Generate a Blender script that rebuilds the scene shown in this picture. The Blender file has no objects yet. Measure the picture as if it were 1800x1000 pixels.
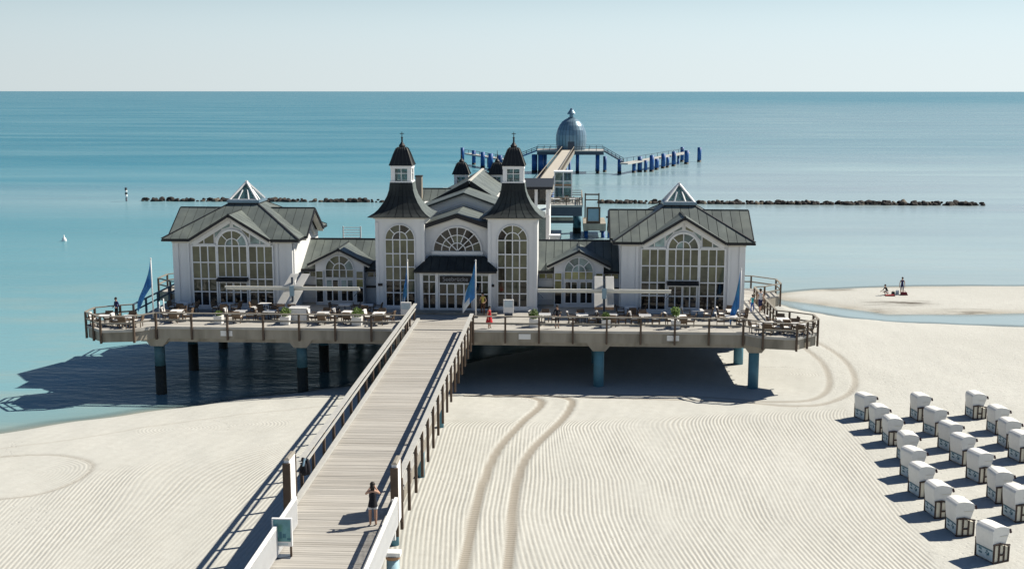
import bpy, math, random
import numpy as np
from mathutils import Vector, Matrix
random.seed(7); np.random.seed(7)
R = math.radians
SC = bpy.context.scene
COL = SC.collection

# ------------------------------------------------------------------ camera
FPX, VPX, HY, CZ, ROLL = 2050.0, 1004.0, 160.5, 21.5, -0.0005
_p = math.atan((500-HY)/FPX); _a = math.atan((VPX-900)/math.hypot(FPX, 500-HY))
_f = Vector((-math.sin(_a)*math.cos(_p), math.cos(_a)*math.cos(_p), -math.sin(_p)))
_r = Vector((math.cos(_a), math.sin(_a), 0)); _u = _r.cross(_f)
_r2 = _r*math.cos(ROLL)-_u*math.sin(ROLL); _u2 = _u*math.cos(ROLL)+_r*math.sin(ROLL)
cam = bpy.data.objects.new('camera', bpy.data.cameras.new('camera')); COL.objects.link(cam)
m = Matrix.Identity(4)
for i in range(3):
    m[i][0] = _r2[i]; m[i][1] = _u2[i]; m[i][2] = -_f[i]
m[2][3] = CZ
cam.matrix_world = m
cam.data.sensor_width = 36; cam.data.lens = FPX/1800*36
cam.data.clip_start = .5; cam.data.clip_end = 90000
SC.camera = cam

# ------------------------------------------------------------------ light
SUN = Vector((.92, .47, 1.0)).normalized()
SUN_EL = math.asin(SUN.z); SUN_AZ = math.atan2(SUN.x, SUN.y)
w = bpy.data.worlds.new('World'); SC.world = w; w.use_nodes = True
nt = w.node_tree; bg = nt.nodes['Background']
sk = nt.nodes.new('ShaderNodeTexSky'); sk.sky_type = 'NISHITA'; sk.sun_disc = False
sk.sun_elevation = SUN_EL; sk.sun_rotation = SUN_AZ
sk.altitude = 0; sk.air_density = 0.9; sk.dust_density = 0.15; sk.ozone_density = 3.6
# pale sea haze low over the horizon, the same all the way round, a little brighter towards the sun
_tc = nt.nodes.new('ShaderNodeTexCoord'); _sx = nt.nodes.new('ShaderNodeSeparateXYZ'); nt.links.new(_tc.outputs['Generated'], _sx.inputs[0])
_cr = nt.nodes.new('ShaderNodeMapRange'); _cr.interpolation_type = 'SMOOTHERSTEP'
nt.links.new(_sx.outputs['Z'], _cr.inputs[0])
for _i, _v in zip((1,2,3,4), (.03,.17,1.0,0.0)): _cr.inputs[_i].default_value = _v
_vm = nt.nodes.new('ShaderNodeVectorMath'); _vm.operation = 'DOT_PRODUCT'; nt.links.new(_tc.outputs['Generated'], _vm.inputs[0]); _vm.inputs[1].default_value = tuple(SUN)
_hb = nt.nodes.new('ShaderNodeMapRange'); nt.links.new(_vm.outputs['Value'], _hb.inputs[0])
for _i, _v in zip((1,2,3,4), (-1,1,.50,1.44)): _hb.inputs[_i].default_value = _v
_hc = nt.nodes.new('ShaderNodeVectorMath'); _hc.operation = 'SCALE'; nt.links.new(_hb.outputs[0], _hc.inputs['Scale'])
_ht = nt.nodes.new('ShaderNodeMapRange'); _ht.interpolation_type = 'SMOOTHSTEP'; nt.links.new(_sx.outputs['Z'], _ht.inputs[0])
for _i, _v in zip((1,2,3,4), (0,.11,0.0,1.0)): _ht.inputs[_i].default_value = _v
_hm = nt.nodes.new('ShaderNodeMixRGB'); _hm.inputs[1].default_value = (9.3,10.4,10.6,1); _hm.inputs[2].default_value = (8.0,10.1,10.9,1)
nt.links.new(_ht.outputs[0], _hm.inputs[0]); nt.links.new(_hm.outputs[0], _hc.inputs[0])
_mx = nt.nodes.new('ShaderNodeMixRGB'); nt.links.new(_cr.outputs[0], _mx.inputs[0]); nt.links.new(sk.outputs[0], _mx.inputs[1]); nt.links.new(_hc.outputs[0], _mx.inputs[2])
nt.links.new(_mx.outputs[0], bg.inputs[0]); bg.inputs[1].default_value = 0.05
sl = bpy.data.lights.new('sun', 'SUN'); sl.energy = 5.0; sl.angle = R(.5); sl.color = (1, .925, .80)
so = bpy.data.objects.new('sun', sl); COL.objects.link(so)
so.rotation_euler = (-SUN).to_track_quat('-Z', 'Y').to_euler()
so.location = (60, 60, 80)
SC.view_settings.view_transform = 'Standard'; SC.view_settings.look = 'None'
SC.view_settings.exposure = 0.48; SC.view_settings.gamma = 1
SC.view_settings.use_curve_mapping = False
SC.cycles.max_bounces = 8; SC.cycles.diffuse_bounces = 1

# ------------------------------------------------------------------ materials
def mat(name, col, rough=.7, var=.12, scale=1.2, bump=0., bscale=20., spec=.35, metal=0., dirt=None, dirt_amt=.35, dscale=.5, stretch=(1,1,1), rnd=0., trans=0.):
    m = bpy.data.materials.new(name); m.use_nodes = True
    N = m.node_tree.nodes; L = m.node_tree.links; b = N['Principled BSDF']
    b.inputs['Roughness'].default_value = rough; b.inputs['Metallic'].default_value = metal
    b.inputs['Specular IOR Level'].default_value = spec
    tc = N.new('ShaderNodeTexCoord'); mp = N.new('ShaderNodeMapping'); mp.inputs['Scale'].default_value = stretch
    geo = N.new('ShaderNodeNewGeometry')
    L.new(geo.outputs['Position'], mp.inputs['Vector'])
    n1 = N.new('ShaderNodeTexNoise'); n1.inputs['Scale'].default_value = scale; n1.inputs['Detail'].default_value = 6; n1.inputs['Roughness'].default_value = .65
    L.new(mp.outputs[0], n1.inputs['Vector'])
    mr = N.new('ShaderNodeMapRange'); mr.inputs[1].default_value = .25; mr.inputs[2].default_value = .75
    mr.inputs[3].default_value = 1-var; mr.inputs[4].default_value = 1+var
    L.new(n1.outputs['Fac'], mr.inputs[0])
    hs = N.new('ShaderNodeHueSaturation'); hs.inputs['Color'].default_value = (*col, 1)
    last = mr.outputs[0]
    if rnd:
        oi = N.new('ShaderNodeObjectInfo'); r2 = N.new('ShaderNodeMapRange'); r2.inputs[3].default_value = 1-rnd; r2.inputs[4].default_value = 1+rnd
        L.new(oi.outputs['Random'], r2.inputs[0]); mu = N.new('ShaderNodeMath'); mu.operation = 'MULTIPLY'
        L.new(last, mu.inputs[0]); L.new(r2.outputs[0], mu.inputs[1]); last = mu.outputs[0]
    L.new(last, hs.inputs['Value']); out = hs.outputs[0]
    if dirt:
        n2 = N.new('ShaderNodeTexNoise'); n2.inputs['Scale'].default_value = dscale; n2.inputs['Detail'].default_value = 8
        L.new(mp.outputs[0], n2.inputs['Vector'])
        m2 = N.new('ShaderNodeMapRange'); m2.inputs[1].default_value = .48; m2.inputs[2].default_value = .7; m2.inputs[4].default_value = dirt_amt
        L.new(n2.outputs['Fac'], m2.inputs[0]); mx = N.new('ShaderNodeMixRGB'); mx.inputs[2].default_value = (*dirt, 1)
        L.new(m2.outputs[0], mx.inputs[0]); L.new(out, mx.inputs[1]); out = mx.outputs[0]
    L.new(out, b.inputs['Base Color'])
    if bump:
        n3 = N.new('ShaderNodeTexNoise'); n3.inputs['Scale'].default_value = bscale; n3.inputs['Detail'].default_value = 4
        L.new(mp.outputs[0], n3.inputs['Vector'])
        bp = N.new('ShaderNodeBump'); bp.inputs['Strength'].default_value = bump; bp.inputs['Distance'].default_value = .05
        L.new(n3.outputs['Fac'], bp.inputs['Height']); L.new(bp.outputs[0], b.inputs['Normal'])
    if trans:
        tr = N.new('ShaderNodeBsdfTranslucent'); ms = N.new('ShaderNodeMixShader'); ms.inputs[0].default_value = trans
        L.new(out, tr.inputs[0]); L.new(b.outputs[0], ms.inputs[1]); L.new(tr.outputs[0], ms.inputs[2])
        L.new(ms.outputs[0], N['Material Output'].inputs[0])
    return m

M = {}
M['white'] = mat('white_paint', (.81,.82,.82), .55, .05, .8, dirt=(.5,.5,.46), dirt_amt=.22, dscale=.35, stretch=(1,1,.25), bump=.05, bscale=9)
M['trim'] = mat('white_trim', (.85,.86,.86), .5, .04, 2)
M['cream'] = mat('cream_soffit', (.58,.56,.50), .6, .05, 2)
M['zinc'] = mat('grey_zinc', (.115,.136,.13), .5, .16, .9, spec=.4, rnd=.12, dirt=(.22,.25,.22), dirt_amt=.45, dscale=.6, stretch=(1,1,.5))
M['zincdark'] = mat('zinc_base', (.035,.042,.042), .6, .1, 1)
M['roofdark'] = mat('shaded_zinc', (.034,.039,.041), .6, .14, .9, spec=.06, rnd=.1, dirt=(.12,.14,.13), dirt_amt=.3)  # zinc with the shade of the tower fronts put into its colour
M['black'] = mat('black_fascia', (.014,.016,.02), .55, .1, 1)
M['plank'] = mat('weathered_plank', (.40,.385,.355), .8, .16, 2.5, rnd=.13, stretch=(.25,4,1), bump=.15, bscale=8, dirt=(.25,.22,.18), dirt_amt=.3, dscale=.35)
M['deckp'] = mat('terrace_plank', (.44,.43,.40), .8, .2, 1.6, stretch=(.5,3,1), dirt=(.22,.19,.15), dirt_amt=.4, dscale=.6)
M['wood'] = mat('grey_rail_wood', (.26,.24,.205), .8, .2, 3, bump=.2, bscale=15)
M['woodd'] = mat('brown_post_wood', (.105,.075,.055), .8, .22, 3, bump=.2, bscale=15)
M['railtop'] = mat('bleached_rail', (.42,.42,.40), .8, .14, 3)
M['bluerail'] = mat('blue_grey_rail', (.06,.10,.14), .6, .15, 2)
M['concrete'] = mat('weathered_concrete', (.36,.33,.275), .85, .2, .9, dirt=(.10,.09,.07), dirt_amt=.7, dscale=.9, stretch=(1,1,.22), bump=.15, bscale=6)
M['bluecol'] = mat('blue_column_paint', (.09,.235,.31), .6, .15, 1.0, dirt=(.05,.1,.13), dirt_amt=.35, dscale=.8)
M['blueshade'] = mat('shaded_blue_column', (.045,.12,.16), .6, .2, 1.0, dirt=(.015,.03,.04), dirt_amt=.7, dscale=.7)  # building's shade on the left columns put into a darker blue
M['bluepile'] = mat('blue_pile_steel', (.018,.10,.32), .5, .15, 1.0, dirt=(.015,.03,.06), dirt_amt=.5, dscale=.4)
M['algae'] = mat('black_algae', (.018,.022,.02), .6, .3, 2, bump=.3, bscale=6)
M['colpale'] = mat('pale_column_paint', (.36,.56,.66), .6, .1, 1)
M['steel'] = mat('steel_sheet', (.19,.29,.37), .35, .12, .6, metal=.35, rnd=.1)
M['steeld'] = mat('dark_steel', (.05,.07,.10), .5, .1, 1)
M['bridge'] = mat('bridge_deck', (.46,.43,.37), .8, .1, .5)
M['wicker'] = mat('brown_wicker', (.15,.105,.07), .7, .3, 30, rnd=.25, bump=.4, bscale=60)
M['cushion'] = mat('white_cushion', (.78,.76,.72), .8, .05, 4)
M['tabletop'] = mat('white_tabletop', (.80,.80,.79), .35, .04, 2)
M['leaf'] = mat('green_leaf', (.10,.17,.03), .6, .4, 12, rnd=.2)
M['planter'] = mat('white_planter', (.76,.76,.74), .5, .05, 2)
M['flag'] = mat('blue_flag', (.07,.27,.60), .7, .25, 2.5, dirt=(.10,.38,.55), dirt_amt=.8, dscale=1.2, trans=.35)
M['flagw'] = mat('white_flag_band', (.72,.78,.82), .7, .1, 3, trans=.3)
M['pole'] = mat('white_pole', (.72,.73,.73), .4, .03, 2)
M['fabric'] = mat('white_fabric', (.85,.85,.83), .8, .04, 3, trans=.6)
M['beam'] = mat('pale_awning_case', (.62,.62,.57), .5, .08, 3)
M['basket'] = mat('white_basket_weave', (.78,.78,.75), .6, .06, 6, bump=.25, bscale=40, rnd=.03)
M['cream2'] = mat('cream_panel', (.72,.69,.58), .6, .05, 5)
M['maroon'] = mat('maroon_wood', (.035,.012,.02), .6, .2, 6)
M['brownf'] = mat('dark_brown_frame', (.055,.035,.03), .6, .2, 6)
M['bluep'] = mat('pale_blue_panel', (.52,.63,.68), .6, .15, 5)
M['teal'] = mat('teal_marks', (.05,.16,.22), .6, .1, 5)
M['rock'] = mat('breakwater_rock', (.032,.028,.026), .85, .5, .8, bump=.6, bscale=3, rnd=.5)
M['rockl'] = mat('pale_breakwater_rock', (.13,.11,.085), .85, .4, .8, bump=.6, bscale=3, rnd=.3)
M['skin'] = mat('skin', (.50,.30,.21), .6, .05, 5)
M['hair'] = mat('dark_hair', (.015,.011,.009), .6, .2, 20)
for n, c in dict(blackcloth=(.012,.012,.018), whitecloth=(.75,.75,.76), red=(.50,.015,.025), yellow=(.62,.50,.12), brown=(.10,.045,.025), navy=(.02,.025,.10), turq=(.03,.38,.44), blueshirt=(.05,.12,.42), maroonc=(.14,.02,.03), shoe=(.05,.04,.04), jeans=(.06,.12,.25)).items():
    M[n] = mat('cloth_'+n, c, .85, .1, 8)
M['signblack'] = mat('black_sign', (.008,.008,.01), .4, .1, 2)
M['letter'] = mat('grey_lettering', (.30,.31,.33), .6, .05, 3)
M['orange'] = mat('rusty_cap', (.36,.22,.13), .7, .2, 6)
M['poster'] = mat('teal_poster', (.12,.30,.34), .4, .3, 2.2, dirt=(.06,.22,.14), dirt_amt=.8, dscale=3)
M['bandred'] = mat('red_band', (.30,.03,.03), .6, .1, 3)

def glass(name, col, tr, rnd=.35):
    m = bpy.data.materials.new(name); m.use_nodes = True
    N = m.node_tree.nodes; L = m.node_tree.links; b = N['Principled BSDF']
    oi = N.new('ShaderNodeObjectInfo'); r2 = N.new('ShaderNodeMapRange'); r2.inputs[3].default_value = 1-rnd; r2.inputs[4].default_value = 1+rnd
    L.new(oi.outputs['Random'], r2.inputs[0])
    geo = N.new('ShaderNodeNewGeometry'); n1 = N.new('ShaderNodeTexNoise'); n1.inputs['Scale'].default_value = 1.6; n1.inputs['Detail'].default_value = 3
    L.new(geo.outputs['Position'], n1.inputs['Vector'])
    mr = N.new('ShaderNodeMapRange'); mr.inputs[1].default_value = .3; mr.inputs[2].default_value = .7; mr.inputs[3].default_value = 1-rnd; mr.inputs[4].default_value = 1+rnd
    L.new(n1.outputs['Fac'], mr.inputs[0])
    mu = N.new('ShaderNodeMath'); mu.operation = 'MULTIPLY'; L.new(mr.outputs[0], mu.inputs[0]); L.new(r2.outputs[0], mu.inputs[1])
    hs = N.new('ShaderNodeHueSaturation'); hs.inputs['Color'].default_value = (*col, 1); L.new(mu.outputs[0], hs.inputs['Value'])
    L.new(hs.outputs[0], b.inputs['Base Color']); b.inputs['Roughness'].default_value = .04; b.inputs['Specular IOR Level'].default_value = .5
    if tr:
        t = N.new('ShaderNodeBsdfTransparent'); t.inputs[0].default_value = (.85,.93,.93,1); ms = N.new('ShaderNodeMixShader'); ms.inputs[0].default_value = tr
        L.new(b.outputs[0], ms.inputs[1]); L.new(t.outputs[0], ms.inputs[2]); L.new(ms.outputs[0], N['Material Output'].inputs[0])
    return m
M['g_olive'] = glass('olive_reflection_glass', (.125,.130,.075), 0, .28)  # olive reflection of the wooded cliff painted into the pane colour
M['g_dark'] = glass('dark_glass', (.016,.017,.017), 0, .6)
M['g_mid'] = glass('dim_glass', (.062,.07,.048), 0, .6)
M['g_clear'] = glass('clear_glass', (.10,.16,.17), .6, .3)
M['g_teal'] = glass('teal_glass', (.20,.29,.29), 0, .5)
M['g_yellow'] = glass('warm_glass', (.30,.29,.12), 0, .3)

# ------------------------------------------------------------------ mesh helpers
OFF = {}
class B:
    def __init__(s): s.v = []; s.f = []; s.mi = []; s.cur = 0
    def face(s, pts):
        n = len(s.v); s.v += [tuple(p) for p in pts]; s.f.append(tuple(range(n, n+len(pts)))); s.mi.append(s.cur); return s
    def hull8(s, P):
        n = len(s.v); s.v += [tuple(p) for p in P]
        for q in ((0,3,2,1),(4,5,6,7),(0,1,5,4),(1,2,6,5),(2,3,7,6),(3,0,4,7)):
            s.f.append(tuple(n+i for i in q)); s.mi.append(s.cur)
        return s
    def box(s, x0,x1,y0,y1,z0,z1):
        return s.hull8([(x0,y0,z0),(x1,y0,z0),(x1,y1,z0),(x0,y1,z0),(x0,y0,z1),(x1,y0,z1),(x1,y1,z1),(x0,y1,z1)])
    def bar(s, p, q, w, h, up=(0,0,1)):
        p = Vector(p); q = Vector(q); d = (q-p).normalized(); u = Vector(up)
        if abs(d.dot(u)) > .99: u = Vector((0,1,0))
        a = d.cross(u).normalized()*w/2; c = a.cross(d).normalized()*h/2
        return s.hull8([p-a-c,p+a-c,q+a-c,q-a-c,p-a+c,p+a+c,q+a+c,q-a+c])
    def prism(s, pts, vec):
        n = len(s.v); k = len(pts); vec = Vector(vec); pts = [Vector(p) for p in pts]
        s.v += [tuple(p) for p in pts]+[tuple(p+vec) for p in pts]
        nn = Vector((0,0,0))
        for i in range(k): nn += pts[i].cross(pts[(i+1) % k])
        flip = nn.dot(vec) > 0
        a = tuple(range(n, n+k)); b = tuple(range(n+k, n+2*k))
        s.f.append(a[::-1] if flip else a); s.f.append(b if flip else b[::-1]); s.mi += [s.cur]*2
        for i in range(k):
            j = (i+1) % k; q = (n+i, n+j, n+k+j, n+k+i)
            s.f.append(q if flip else q[::-1]); s.mi.append(s.cur)
        return s
    def xz(s, pts, y0, y1): return s.prism([(x, y0, z) for x, z in pts], (0, y1-y0, 0))
    def yz(s, pts, x0, x1): return s.prism([(x0, y, z) for y, z in pts], (x1-x0, 0, 0))
    def xy(s, pts, z0, z1): return s.prism([(x, y, z0) for x, y in pts], (0, 0, z1-z0))
    def tube(s, P, Rr, n=10, cap=True):
        P = [Vector(p) for p in P]; rings = []
        for i, p in enumerate(P):
            d = (P[min(i+1, len(P)-1)]-P[max(i-1, 0)]).normalized()
            u = Vector((0,0,1)) if abs(d.z) < .95 else Vector((0,1,0))
            a = d.cross(u).normalized(); c = a.cross(d)
            r = Rr[i] if isinstance(Rr, (list, tuple)) else Rr
            b0 = len(s.v); s.v += [tuple(p+(a*math.cos(2*math.pi*k/n)+c*math.sin(2*math.pi*k/n))*r) for k in range(n)]; rings.append(b0)
        for a0, b0 in zip(rings, rings[1:]):
            for k in range(n):
                s.f.append((a0+k, a0+(k+1) % n, b0+(k+1) % n, b0+k)); s.mi.append(s.cur)
        if cap:
            s.f.append(tuple(rings[0]+k for k in range(n))[::-1]); s.f.append(tuple(rings[-1]+k for k in range(n))); s.mi += [s.cur]*2
        return s
    def cyl(s, x, y, z0, z1, r, n=14, r1=None):
        return s.tube([(x,y,z0),(x,y,z1)], [r, r if r1 is None else r1], n)
    def lathe(s, x, y, prof, n=16, a0=0, a1=2*math.pi):
        full = abs(a1-a0-2*math.pi) < 1e-6; k = n if full else n+1
        rings = []
        for r, z in prof:
            b0 = len(s.v); s.v += [(x+r*math.cos(a0+(a1-a0)*i/n), y+r*math.sin(a0+(a1-a0)*i/n), z) for i in range(k)]; rings.append(b0)
        for A, C in zip(rings, rings[1:]):
            for i in range(n):
                j = (i+1) % k
                s.f.append((A+i, A+j, C+j, C+i)); s.mi.append(s.cur)
        return s
    def mesh(s, name, off=(0,0,0)):
        me = bpy.data.meshes.new(name); o = Vector(off)
        me.from_pydata([tuple(Vector(v)-o) for v in s.v], [], s.f)
        me.polygons.foreach_set('material_index', s.mi); me.update()
        return me

def build(name, b, mt, parent=None, label=None, cat=None, group=None, kind=None, smooth=False, loc=None):
    if parent is not None: off = OFF[parent.name]
    elif loc is not None: off = Vector(loc)
    else:
        A = np.array(b.v); off = Vector(((A[:,0].min()+A[:,0].max())/2, (A[:,1].min()+A[:,1].max())/2, A[:,2].min()))
    me = b.mesh(name, off)
    for mm in (mt if isinstance(mt, (list, tuple)) else [mt]): me.materials.append(M[mm] if isinstance(mm, str) else mm)
    if smooth: me.polygons.foreach_set('use_smooth', [True]*len(me.polygons))
    o = bpy.data.objects.new(name, me); COL.objects.link(o)
    if parent is not None: o.parent = parent
    else: o.location = off
    OFF[o.name] = off
    tag(o, label, cat, group, kind)
    return o
def tag(o, label=None, cat=None, group=None, kind=None):
    if label: o['label'] = label
    if cat: o['category'] = cat
    if group: o['group'] = group
    if kind: o['kind'] = kind
def thing(name, label, cat, loc, group=None, rz=0):
    o = bpy.data.objects.new(name, None); COL.objects.link(o); o.location = loc; o.rotation_euler = (0,0,rz)
    o.empty_display_size = .2
    OFF[o.name] = Vector(loc); tag(o, label, cat, group); return o
def proto(name, label, cat, group=None):
    o = thing(name, label, cat, (0,0,0), group); return o
def dup(o, loc=None, rz=None, label=None, group=None, parent=None, scale=None):
    c = o.copy(); COL.objects.link(c)
    if parent is not None: c.parent = parent
    if loc is not None: c.location = loc
    if rz is not None: c.rotation_euler = (0,0,rz)
    if scale is not None: c.scale = scale
    if label: c['label'] = label
    if group: c['group'] = group
    for ch in list(o.children): dup(ch, parent=c)
    return c
def copypart(o, loc):
    c = o.copy(); COL.objects.link(c); c.location = loc; return c

# pixel -> world for reading positions off a plan (photo pixels at height z)
def atz(px, py, z):
    d = _r2*((px-900)/FPX)+_u2*((500-py)/FPX)+_f
    t = (z-CZ)/d.z
    return (d.x*t, d.y*t)

# ------------------------------------------------------------------ terrain
ZD = 5.0     # terrace / pier deck level
XC = -8.6    # pier axis
def poly_sdf(P, X, Y):
    P = np.array(P, float); n = len(P); d = np.full(X.shape, 1e9); ins = np.zeros(X.shape, bool)
    for i in range(n):
        a = P[i]; b = P[(i+1) % n]; ab = b-a
        t = np.clip(((X-a[0])*ab[0]+(Y-a[1])*ab[1])/(ab@ab+1e-9), 0, 1)
        d = np.minimum(d, np.hypot(X-a[0]-t*ab[0], Y-a[1]-t*ab[1]))
        c = (a[1] > Y) != (b[1] > Y)
        xi = a[0]+(Y-a[1])/(b[1]-a[1]+1e-12)*ab[0]
        ins ^= c & (X < xi)
    return np.where(ins, d, -d)
def line_dist(P, X, Y):
    P = np.array(P, float); d = np.full(X.shape, 1e9)
    for a, b in zip(P, P[1:]):
        ab = b-a; t = np.clip(((X-a[0])*ab[0]+(Y-a[1])*ab[1])/(ab@ab+1e-9), 0, 1)
        d = np.minimum(d, np.hypot(X-a[0]-t*ab[0], Y-a[1]-t*ab[1]))
    return d
def smooth_line(P, n=8):
    P = [np.array(p, float) for p in P]; out = []
    for i in range(len(P)-1):
        p0 = P[max(i-1,0)]; p1 = P[i]; p2 = P[i+1]; p3 = P[min(i+2, len(P)-1)]
        for k in range(n):
            t = k/n
            out.append(.5*((2*p1)+(-p0+p2)*t+(2*p0-5*p1+4*p2-p3)*t*t+(-p0+3*p1-3*p2+p3)*t**3))
    out.append(P[-1]); return out
pz = lambda L, z=0.0: [atz(x, y, z) for x, y in L]
lag_bot = pz([(1366,534),(1400,545),(1480,559),(1560,567),(1700,573),(1800,576)])
lag_top = pz([(1366,527),(1400,530),(1480,541),(1560,552),(1700,552.5),(1800,550)])
MAIN = [(-900,-900),(-900,-130),(-400,-60),(-150,18),(-60,56),(-36.2,70),(-32.5,72.8),(-27.2,76.2),(-23.2,78.9),(-16.7,82.7),(-8,91),(0,99.4),(9,105.5),(16,111)]+lag_bot+[(80,103),(160,98),(900,90),(900,-900)]
SPIT = pz([(1367,516)])+lag_top+[(80,114),(160,110),(900,100),(900,190),(300,150),(100,137)]+pz([(1800,503.5),(1680,503),(1560,504.5),(1450,509)])
def noise2(X, Y, s, seed):
    rs = np.random.RandomState(seed); z = np.zeros(X.shape)
    for i in range(6):
        a = rs.uniform(0, 6.28); k = rs.uniform(.6, 1.8)/s; p = rs.uniform(0, 6.28)
        z += np.sin(k*6.28*(X*math.cos(a)+Y*math.sin(a))+p)
    return z/6
TR1 = smooth_line([(-4.45,30),(-4.5,47.9),(-4.6,54.8),(-4.2,64),(-3.0,70.4),(-1.9,74.6),(-2.0,76.4),(-3.6,77.2),(-7.0,77.3)])
TR2 = smooth_line([(-2.5,30),(-2.6,48),(-2.7,59.2),(-2.1,65.2),(-.5,71.2),(.2,75),(0,76.6),(-1.8,77.5),(-5,77.6)])
TR3 = smooth_line([(0,77.2),(5,77.0),(11.5,76.4),(15.2,75.6),(18.0,77.2),(20.4,82.0),(21.3,90),(20,99)])
TR4 = smooth_line([(3,77.9),(9,77.6),(14,76.6),(16.8,77.7),(18.6,82),(19.4,89),(18.6,97)])
TR5 = smooth_line(pz([(0,800),(60,797),(110,799),(150,808),(163,820),(140,842),(90,862),(30,874),(-20,878)], 1))
TR6 = smooth_line(pz([(-20,786),(120,770),(250,748),(400,728),(560,712)], 1))
def sstep(x): x = np.clip(x, 0, 1); return x*x*(3-2*x)
def ground(X, Y):
    dm = poly_sdf(MAIN, X, Y)+.35*noise2(X, Y, 7, 1)*np.clip(np.abs(Y-90)/8, .3, 1); ds = poly_sdf(SPIT, X, Y)+.3*noise2(X, Y, 6, 2)
    hm = np.where(dm > 0, 1.0*(1-np.exp(-dm/3.2)), np.maximum(dm*.11, -3.2))
    hs = np.where(ds > 0, .30*(1-np.exp(-ds/2.0)), np.maximum(ds*.11, -3.2))
    h = np.maximum(hm, hs)
    h = h+.035*noise2(X, Y, 5, 3)*np.clip(h*2, 0, 1)+.015*noise2(X, Y, 1.3, 4)*np.clip(h*2, 0, 1)
    return h
def axis(lo, hi, a, b, fine, grow=1.25, cap=60):
    mid = list(np.arange(a, b+1e-6, fine)); r = []; x = b; s = fine
    while x < hi: s = min(s*grow, cap); x += s; r.append(min(x, hi))
    l = []; x = a; s = fine
    while x > lo: s = min(s*grow, cap); x -= s; l.append(max(x, lo))
    return np.array(l[::-1]+mid+r)
xs = axis(-600, 600, -44, 30, .15, 1.12, 40); ys = axis(-600, 200, 36, 80, .15, 1.05, 40)
X, Y = np.meshgrid(xs, ys); H = ground(X, Y)
d1 = np.minimum(line_dist(TR1, X, Y), line_dist(TR2, X, Y)); d2 = np.minimum(line_dist(TR3, X, Y), line_dist(TR4, X, Y))
d3 = line_dist(TR5, X, Y); d4 = line_dist(TR6, X, Y)
trk = np.maximum.reduce([np.clip((.29-d1)/.09, 0, 1), .7*np.clip((.30-d2)/.14, 0, 1), .5*np.clip((.22-d3)/.14, 0, 1), .3*np.clip((.2-d4)/.14, 0, 1)])
H = H-.045*trk+.02*np.exp(-((d1-.45)/.12)**2)
# rake field
right = X > -9
Yh = 69.2+.2*np.maximum(X, 0)
Sr = .085*np.maximum(0, 55-Y)**1.25*(.6+.4*sstep((X+4)/4))-np.maximum(0, np.minimum(Y, 70)-60)*(.02+.085*sstep((X+2)/2.5)*(1-sstep((X-4)/4)))+.12*np.maximum(0, Y-Yh)**2
sl_ = np.interp(X, [-60,-23,-21,-17.5,-14], [-.13,-.11,-.03,.10,.08])
Sl = sl_*(Y-50)+.03*np.maximum(0, Y-58)**2
rake = np.where(right, X-Sr, X-Sl)+.03*noise2(X, Y, 6, 9)
amp = np.where(right, 1-sstep((Y-Yh-1.6)/1.3), (1-sstep((Y-(58.5+.7*(X+24)))/4))*.8)
bas = sstep((X-(18.2-.07*(77.7-Y))+.5)/.9)        # trampled ground between the beach baskets
amp = amp*(1-bas)*(1-np.clip(trk*1.5, 0, 1))*np.clip(1-np.exp(-(np.minimum(d1, 9)/.5)**2)+.2, 0, 1)
loop = (d3 < 1.6) & (X < -26)
rake2 = np.where(X < -9, np.where(poly_sdf(TR5+[(-60,50),(-60,62)], X, Y) > 0, line_dist(TR5, X, Y), rake), rake)
amp = np.where((rake2 != rake), .55*np.exp(-d3/2.5), amp); rake = rake2
# half circles raked by the pier
for cx_, cy_, r0, am in ((15.5, 84.5, 3.2, .7), (-20.5, 69.5, 3.4, .45), (-24, 68.5, 3.0, .35)):
    rr = np.hypot((X-cx_), (Y-cy_)*1.3); inn = rr < r0
    rake = np.where(inn, rr, rake); amp = np.where(inn, am*sstep((r0-rr)/.8), amp)
wet = np.clip(1-(H-.02)/.14, 0, 1)*np.clip((H+.12)/.1, 0, 1)
weedl = [pz([(1545,551),(1600,553.5),(1640,554),(1720,551)]), pz([(1385,543),(1440,553),(1482,558)]), pz([(1520,534),(1580,536),(1640,540)]), pz([(1590,568),(1650,569)]), pz([(1460,510),(1490,511)])]
wd = np.minimum.reduce([line_dist(l, X, Y) for l in weedl]); weed = np.clip(1-wd/1.1, 0, 1)
ny, nx = X.shape
V = np.stack([X, Y, H], -1).reshape(-1, 3)
idx = np.arange(nx*ny).reshape(ny, nx)
F = np.stack([idx[:-1,:-1], idx[:-1,1:], idx[1:,1:], idx[1:,:-1]], -1).reshape(-1, 4)
def np_mesh(name, V, F, attrs):
    me = bpy.data.meshes.new(name); me.vertices.add(len(V)); me.vertices.foreach_set('co', V.astype(np.float32).ravel())
    me.loops.add(F.size); me.loops.foreach_set('vertex_index', F.astype(np.int32).ravel())
    me.polygons.add(len(F)); me.polygons.foreach_set('loop_start', np.arange(0, F.size, F.shape[1], dtype=np.int32))
    try: me.polygons.foreach_set('loop_total', np.full(len(F), F.shape[1], dtype=np.int32))
    except Exception: pass
    me.update(calc_edges=True); me.validate()
    for k, a in attrs.items():
        at = me.attributes.new(k, 'FLOAT', 'POINT'); at.data.foreach_set('value', a.astype(np.float32).ravel())
    me.polygons.foreach_set('use_smooth', [True]*len(me.polygons))
    return me
me = np_mesh('beach_sand', V, F, dict(rake=rake, amp=amp, trk=trk, wet=wet, weed=weed, bas=bas))
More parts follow.
